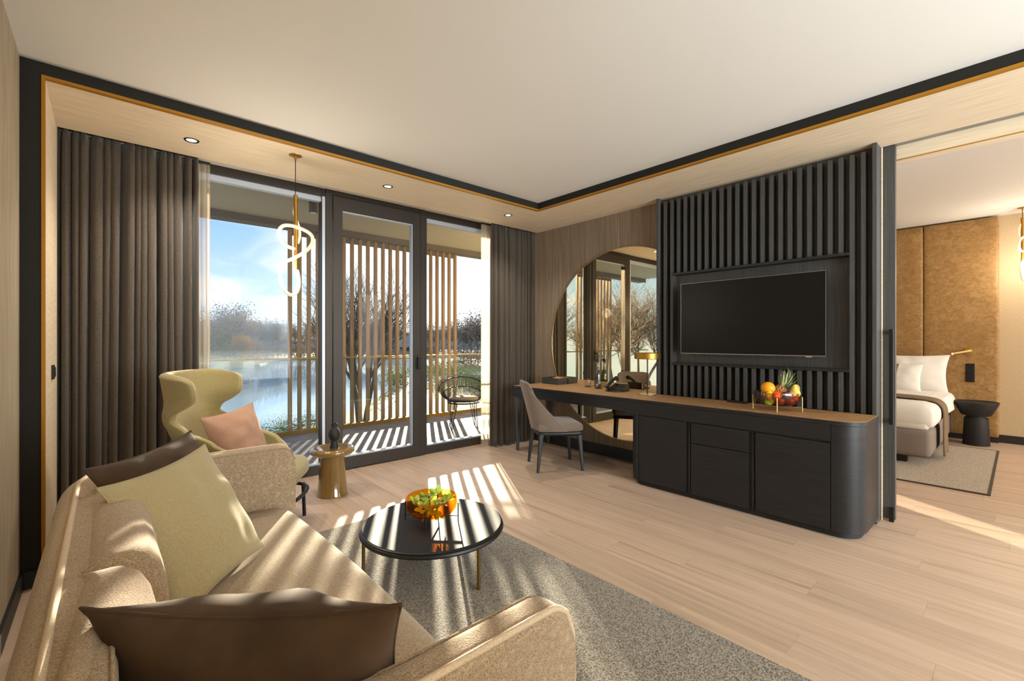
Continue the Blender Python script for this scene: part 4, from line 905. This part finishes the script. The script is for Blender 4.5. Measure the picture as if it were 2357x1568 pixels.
for a, b_ in ((sA, sM-.004), (sM+.004, sB)):
    sweep(a, b_, 70, cush_prof(a, b_)).build('back_cushion', 'sofa_cloth', so, smooth=80)
def seatfn(p): return (p[0]+.03*(1-(p[1]/.92)**2)*(1 if p[0] > 0 else 0), p[1], p[2])
G().rbox((.345, 1.722, .315), (.80, 1.90, .20), .075, 21, (0, 0, .02), seatfn).build('seat_cushion', 'sofa_cloth', so, smooth=80)
G().box(.02, .70, .80, 2.65, .13, .22).build('base_frame', 'sofa_cloth', so, bevel=.01)
for x, y in ((.66, .80), (.66, 2.65), (.06, 1.05), (.06, 2.4)): G().cyl((x, y, 0.0095), (x, y, .14), .014, .018, 12).build('leg', 'black_satin', so, smooth=50)
pillow('brown_cushion', (.225, 2.225, .655), (.34, .44, .02), (-.20, .15, .42), .56, .52, .15, 'brown_velvet', 'dark brown velvet cushion tucked behind the olive cushion', seed=2)
pillow('olive_cushion', (.235, 1.985, .645), (.34, .40, .02), (-.17, .15, .42), .50, .49, .17, 'olive_linen', 'olive linen cushion in the far corner of the sofa', seed=6)
pillow('brown_cushion', (.245, .975, .618), (.42, -.36, .0), (-.135, -.145, .41), .545, .50, .25, 'brown_velvet', 'dark brown velvet cushion against the nearest sofa corner', seed=9, pinch=.13)

# ================================================================== RUG, COFFEE TABLE, SIDE TABLE
rg = root('area_rug', (1.1, 1.2, 0), 'woven grey beige rug under the coffee table', 'rug')
G().box(.15, 1.985, -.6, 3.135, 0.0, .009).build('pile', 'rug_wool', rg)
G().box(1.985, 2.0, -.6, 3.15, 0.0, .0085).box(.15, 1.985, 3.135, 3.15, 0.0, .0085).build('binding', 'rug_wool', rg)
TX, TY, TH = 1.40, 2.25, .262
ct = root('coffee_table', (TX, TY, .009), 'round black coffee table with slender legs on the rug', 'coffee table')
Rt = .405
G().lathe([(0, TH), (Rt-.017, TH), (Rt-.0135, TH-.002)], TX, TY, 96, cap0=False, cap1=False).build('top', 'black_ash', ct)
G().lathe([(0, TH-.040), (Rt-.03, TH-.040), (Rt-.004, TH-.032), (Rt, TH-.024), (Rt-.004, TH-.014), (Rt-.008, TH-.012), (Rt-.007, TH-.006), (Rt-.013, TH-.0022), (0, TH-.0022)], TX, TY, 72, cap0=False, cap1=False).build('rim', 'black_satin', ct, smooth=40)
for k in range(3):
    a = math.radians(-84+120*k); x, y = TX+(Rt-.025)*math.cos(a), TY+(Rt-.025)*math.sin(a); G().cyl((x, y, .009), (x, y, TH-.035), .0095, n=14).build('leg', 'dark_brass', ct, smooth=50)
stand_bowl('orchid_bowl', (TX, TY+.015), TH, .147, .298, .402, .154, 'amber_glass', 'black_satin', 'amber glass bowl of green orchids on a black wire stand', 'bowl', math.radians(-45+0), .0035)
def orchid(loc, tilt, rz, s, label):
    r = root('orchid_bloom', loc, label, 'flower', 'orchid blooms in the amber bowl', rotz=rz)
    mt = Matrix.Rotation(tilt, 4, 'X') @ Matrix.Scale(s, 4)
    for k in range(5):
        a = 2*pi*k/5+.3; wd = .014 if k % 2 else .017
        g = G().grid(lambda u, v: ((u-.5)*2*wd*math.sin(pi*(v*.93+.05))**.75, .006+.046*v, .028*v*v+.010*(2*u-1)**2*math.sin(pi*v)-.002), 7, 9)
        g.xf(mt @ Matrix.Rotation(a, 4, 'Z')); g.build('petal', 'petal_green', r, smooth=180, world=False, solid=.0012)
    g = G().grid(lambda u, v: ((u-.5)*2*.011*math.sin(pi*(v*.85+.1)), -.004+.020*v, .012+.014*math.sin(v*2.6)+.008*(2*u-1)**2), 7, 8).xf(mt); g.build('lip', 'orchid_lip', r, smooth=180, world=False, solid=.001)
    g = G().lathe([(0, .008), (.0055, .012), (.006, .018), (.003, .024), (0, .025)], n=10, cap0=False, cap1=False).xf(mt); g.build('column', 'orchid_heart', r, smooth=80, world=False)
def tp(a, b_, z): p = Vector((TX, TY+.015, 0))+RT*a-FW*b_; return (p.x, p.y, z)
for i, (a, b_, z, tl_, rz, s, w_) in enumerate([(-.085, .015, .362, .5, .5, 1.0, 'at the left of the bowl'), (-.035, .06, .350, -.6, 2.2, .95, 'at the front left of the bowl'), (-.012, -.01, .378, .4, 4.0, 1.0, 'in the middle of the bowl'), (.028, .07, .352, .8, 5.2, .9, 'at the front of the bowl'),
        (.075, .03, .372, -.5, 1.2, 1.05, 'at the right of the bowl'), (.015, -.065, .392, .9, 3.0, 1.0, 'standing highest at the back of the bowl'), (-.06, -.06, .365, -.7, 5.8, .9, 'at the back left of the bowl'), (.085, -.05, .365, .7, 2.7, .9, 'at the back right of the bowl'),
        (-.03, .03, .322, 2.4, 1.0, .9, 'deep in the amber glass, left'), (.04, .03, .322, 2.7, 3.5, .9, 'deep in the amber glass, right')]):
    orchid(tp(a, b_, z), tl_, rz, s, 'pale green orchid bloom ' + w_)
STX, STY, STH = 1.425, 3.875, .40
stt = root('side_table', (STX, STY, 0), 'glossy ochre ceramic mushroom side table by the window', 'side table')
G().lathe([(0, 0), (.118, 0), (.122, .006), (.120, .012), (.105, .18), (.096, .33), (.096, STH-.05)], STX, STY, 56, cap0=False, cap1=False).build('base', 'glaze', stt, smooth=50)
G().lathe([(0, STH-.062), (.12, STH-.062), (.155, STH-.056), (.174, STH-.040), (.178, STH-.026), (.172, STH-.010), (.158, STH-.001), (.145, STH), (.130, STH-.005), (0, STH-.006)], STX, STY, 64, cap0=False, cap1=False).build('top', 'glaze', stt, smooth=50)
x, y, z = STX+.012, STY-.008, STH-.006
r = root('vase', (x, y, z), 'small black sculptural vase on the ceramic side table', 'vase')
G().lathe([(0, z), (.034, z), (.035, z+.004), (.026, z+.05), (.022, z+.065)], x, y, 28, cap0=False, cap1=False).build('foot', 'black_matte', r, smooth=60)
G().lathe([(.022, z+.058), (.036, z+.075), (.046, z+.105), (.046, z+.125), (.038, z+.150), (.022, z+.170), (.021, z+.172)], x, y, 28, cap0=False, cap1=False).build('belly', 'black_matte', r, smooth=60)
G().lathe([(.021, z+.168), (.022, z+.19), (.025, z+.205), (.021, z+.206), (.017, z+.18), (0, z+.178)], x, y, 28, cap0=False, cap1=False).build('neck', 'black_matte', r, smooth=60)

# ---- switches in the reveal
for (yy, zz, h_, t) in ((3.88, 1.11, .085, 'black wall switch in the reveal at door handle height'), (3.95, .17, .085, 'black wall socket low in the reveal behind the sofa')):
    r = root('wall_switch', (-.245, yy, zz), t, 'switch'); G().box(-.2445, -.234, yy-.042, yy+.042, zz-h_/2, zz+h_/2).build('plate', 'black_matte', r, bevel=.002); G().box(-.234, -.229, yy-.028, yy+.028, zz-.028, zz+.028).build('rocker', 'black_satin', r, bevel=.001)

# ================================================================== BALCONY CHAIR
bx, by = 4.03, 5.62; BZ = -.012
bc = root('balcony_chair', (bx, by, BZ), 'round black rattan chair out on the balcony', 'chair', rotz=math.radians(150))
def rimp(a): # back is at -y
    return Vector((.36*math.cos(a)*1.05, .34*math.sin(a)-.03, .56-.20*math.sin(a)*1.0))
def seatp(a): return Vector((.235*math.cos(a), .235*math.sin(a)+.02, .42))
K(G().tube([seatp(2*pi*i/48) for i in range(48)], .014, 8, closed=True), 'seat_ring', 'black_satin', bc, smooth=60)
K(G().tube([seatp(2*pi*i/48)*1.0+Vector((0, 0, -.035)) for i in range(48)], .010, 8, closed=True), 'seat_ring', 'black_satin', bc, smooth=60)
arc = [pi*1.5+(-1.32+2.64*i/60)*1.22 for i in range(61)]
K(G().tube([seatp(a).lerp(rimp(a), .55)+Vector((0, 0, -.015)) for a in arc], .008, 8), 'middle_band', 'black_satin', bc, smooth=60)
K(G().tube([seatp(a).lerp(rimp(a), .93)+Vector((0, 0, 0)) for a in arc], .009, 8), 'rim_band', 'black_satin', bc, smooth=60)
for i in range(40):
    a = arc[0]+(arc[-1]-arc[0])*i/39; s0, r1 = seatp(a), rimp(a); out_ = (r1-s0); tn = Vector((-math.sin(a), math.cos(a), 0))*.009
    pts = [s0-tn, s0.lerp(r1, .5)-tn+Vector((0, 0, -.02)), r1-tn*1.1, r1+out_.normalized()*.03, r1+tn*1.1, s0.lerp(r1, .5)+tn+Vector((0, 0, -.02)), s0+tn]
    K(G().tube(spline(pts, 4), .0030, 5), 'rattan_loop', 'black_satin', bc, smooth=80)
K(G().lathe([(0, .418), (.20, .420), (.222, .432), (.222, .45), (.20, .462), (0, .466)], 0, .02, 36, cap0=False, cap1=False), 'seat_pad', 'bed_base_cloth', bc, smooth=60)
for a in (pi/4, 3*pi/4, 5*pi/4, 7*pi/4):
    c0, s0 = math.cos(a), math.sin(a); tn = Vector((-s0, c0, 0))*.05; top_ = Vector((.20*c0, .20*s0+.02, .39)); ft = Vector((.27*c0, .27*s0+.02, .004))
    K(G().tube(spline([top_-tn, top_.lerp(ft, .5)-tn*.5, ft-tn*.12, ft+Vector((0, 0, .004)), ft+tn*.12, top_.lerp(ft, .5)+tn*.5, top_+tn], 4), .006, 6), 'hairpin_leg', 'black_satin', bc, smooth=80)

# ================================================================== BEDROOM
hb = root('headboard', (8.45, 1.3, 0), 'tall panelled cognac leather headboard in the bedroom', 'headboard')
for y0, y1 in ((.187, .897), (.900, 1.64), (1.643, 2.40), (2.403, 3.1)): G().rbox((8.445, (y0+y1)/2, 1.47), (.108, y1-y0, 2.80), .018, 9, (.0, 0, 0)).build('leather_panel', 'cognac_leather', hb, smooth=60)
G().box(8.42, 8.498, .19, 3.1, 0.0, .07).build('plinth', 'black_trim', hb)
bed = root('bed', (7.3, 1.5, 0), 'double bed with a grey box base beyond the sliding door', 'bed')
XH = 8.385
G().rbox(((6.24+XH)/2, 1.50, .235), (XH-6.24, 1.78, .29), .05, 11).build('box_base', 'bed_base_cloth', bed, smooth=70)
G().rbox(((6.26+XH)/2, 1.50, .47), (XH-6.26, 1.76, .22), .07, 11, (0, 0, .02)).build('mattress', 'white_linen', bed, smooth=70)
for x, y in ((6.40, .86), (6.40, 2.2), (8.2, .75), (8.2, 2.2)): G().box(x-.05, x+.05, y-.05, y+.05, 0.0115, .10).build('leg', 'black_trim', bed)
r = root('duvet', (7.5, 1.5, .45), 'smooth white duvet covering the bed', 'bedding')
G().rbox((7.31, 1.5, .505), (2.12, 1.86, .26), .11, 13, (0, 0, .02)).build('cover', 'white_linen', r, smooth=80)
G().hexa([(7.25, .545, .46), (8.0, .555, .42), (8.0, .60, .42), (7.25, .60, .46)], [(7.2, .585, .62), (8.05, .59, .62), (8.05, .75, .645), (7.2, .75, .645)]).build('side_fold', 'white_linen', r, bevel=.02, smooth=60)
r = root('bed_runner', (6.9, 1.5, .62), 'brown throw laid across the bed and down its side', 'throw')
rp = [(.548, .06), (.552, .25), (.552, .42), (.556, .55), (.60, .622), (.70, .652), (.95, .664), (1.5, .668), (2.1, .664), (2.42, .60)]
rp = spline([(0, y, z) for y, z in rp], 5)
G().grid(lambda u, v: (6.68+.34*v+.05*math.sin(u*3)*0, rp[round(u*(len(rp)-1))].y-.004*math.sin(v*7)*(1-u), rp[round(u*(len(rp)-1))].z), len(rp), 9).build('cloth', 'throw_cloth', r, smooth=180, solid=.012, soff=0)
pillow('bed_pillow', (8.15, 1.02, .86), (0, 1, 0), (.28, 0, .9), .80, .52, .18, 'white_linen', 'large white pillow against the headboard', seed=3)
pillow('bed_pillow', (7.93, 1.18, .80), (.05, 1, 0), (.30, 0, .9), .66, .42, .17, 'white_linen', 'smaller white pillow in the middle of the pillow pile', seed=5)
pillow('bed_cushion', (7.76, 1.30, .80), (.05, 1, 0), (.30, 0, .9), .44, .40, .13, 'throw_cloth', 'brown grey cushion at the front of the pillow pile', seed=7)
nx, ny = 8.10, .375
r = root('bedside_table', (nx, ny, 0), 'black mushroom shaped bedside table below the reading lamp', 'side table')
G().lathe([(0, 0), (.122, 0), (.124, .005), (.112, .30), (.109, .335)], nx, ny, 40, cap0=False, cap1=False).build('base', 'black_matte', r, smooth=50)
G().lathe([(.092, .333), (.092, .37)], nx, ny, 40, cap0=False, cap1=False).build('neck', 'black_matte', r, smooth=50)
G().lathe([(0, .37), (.130, .37), (.138, .376), (.205, .525), (.205, .535), (.196, .540), (.188, .534), (0, .532)], nx, ny, 48, cap0=False, cap1=False).build('top', 'black_matte', r, smooth=50)
r = root('reading_lamp', (8.385, .45, 1.16), 'small brass reading lamp on the leather headboard', 'lamp')
g = G().cyl((8.39, .45, 1.16), (8.375, .45, 1.16), .048, n=28); g.build('backplate', 'brass', r, smooth=40)
G().cyl((8.375, .45, 1.16), (8.345, .45, 1.16), .012, n=12).build('arm', 'brass', r, smooth=40)
G().cyl((8.345, .44, 1.165), (8.28, .60, 1.125), .017, n=16).build('head', 'brass', r, smooth=40); G().cyl((8.2795, .6012, 1.1247), (8.2785, .6037, 1.1241), .012, n=12).build('lens', 'downlight_glow', r)
r = root('wall_switch', (8.385, .44, .88), 'black triple switch plate below the reading lamp', 'switch')
G().box(8.380, 8.390, .40, .485, .76, 1.00).build('plate', 'black_matte', r, bevel=.002)
for z in (.80, .88, .96): G().box(8.374, 8.380, .412, .473, z-.032, z+.032).build('rocker', 'black_satin', r, bevel=.001)
r = root('bedside_rug', (6.6, .9, 0), 'pale woven rug beside and under the bed', 'rug')
G().box(5.52, 7.76, .19, 3.0, 0, .010).build('pile', 'rug_pale', r); G().box(5.50, 5.52, .17, 3.0, 0, .011).box(7.76, 7.78, .17, 3.0, 0, .011).box(5.52, 7.76, .17, .19, 0, .011).build('binding', 'rug_edge', r)
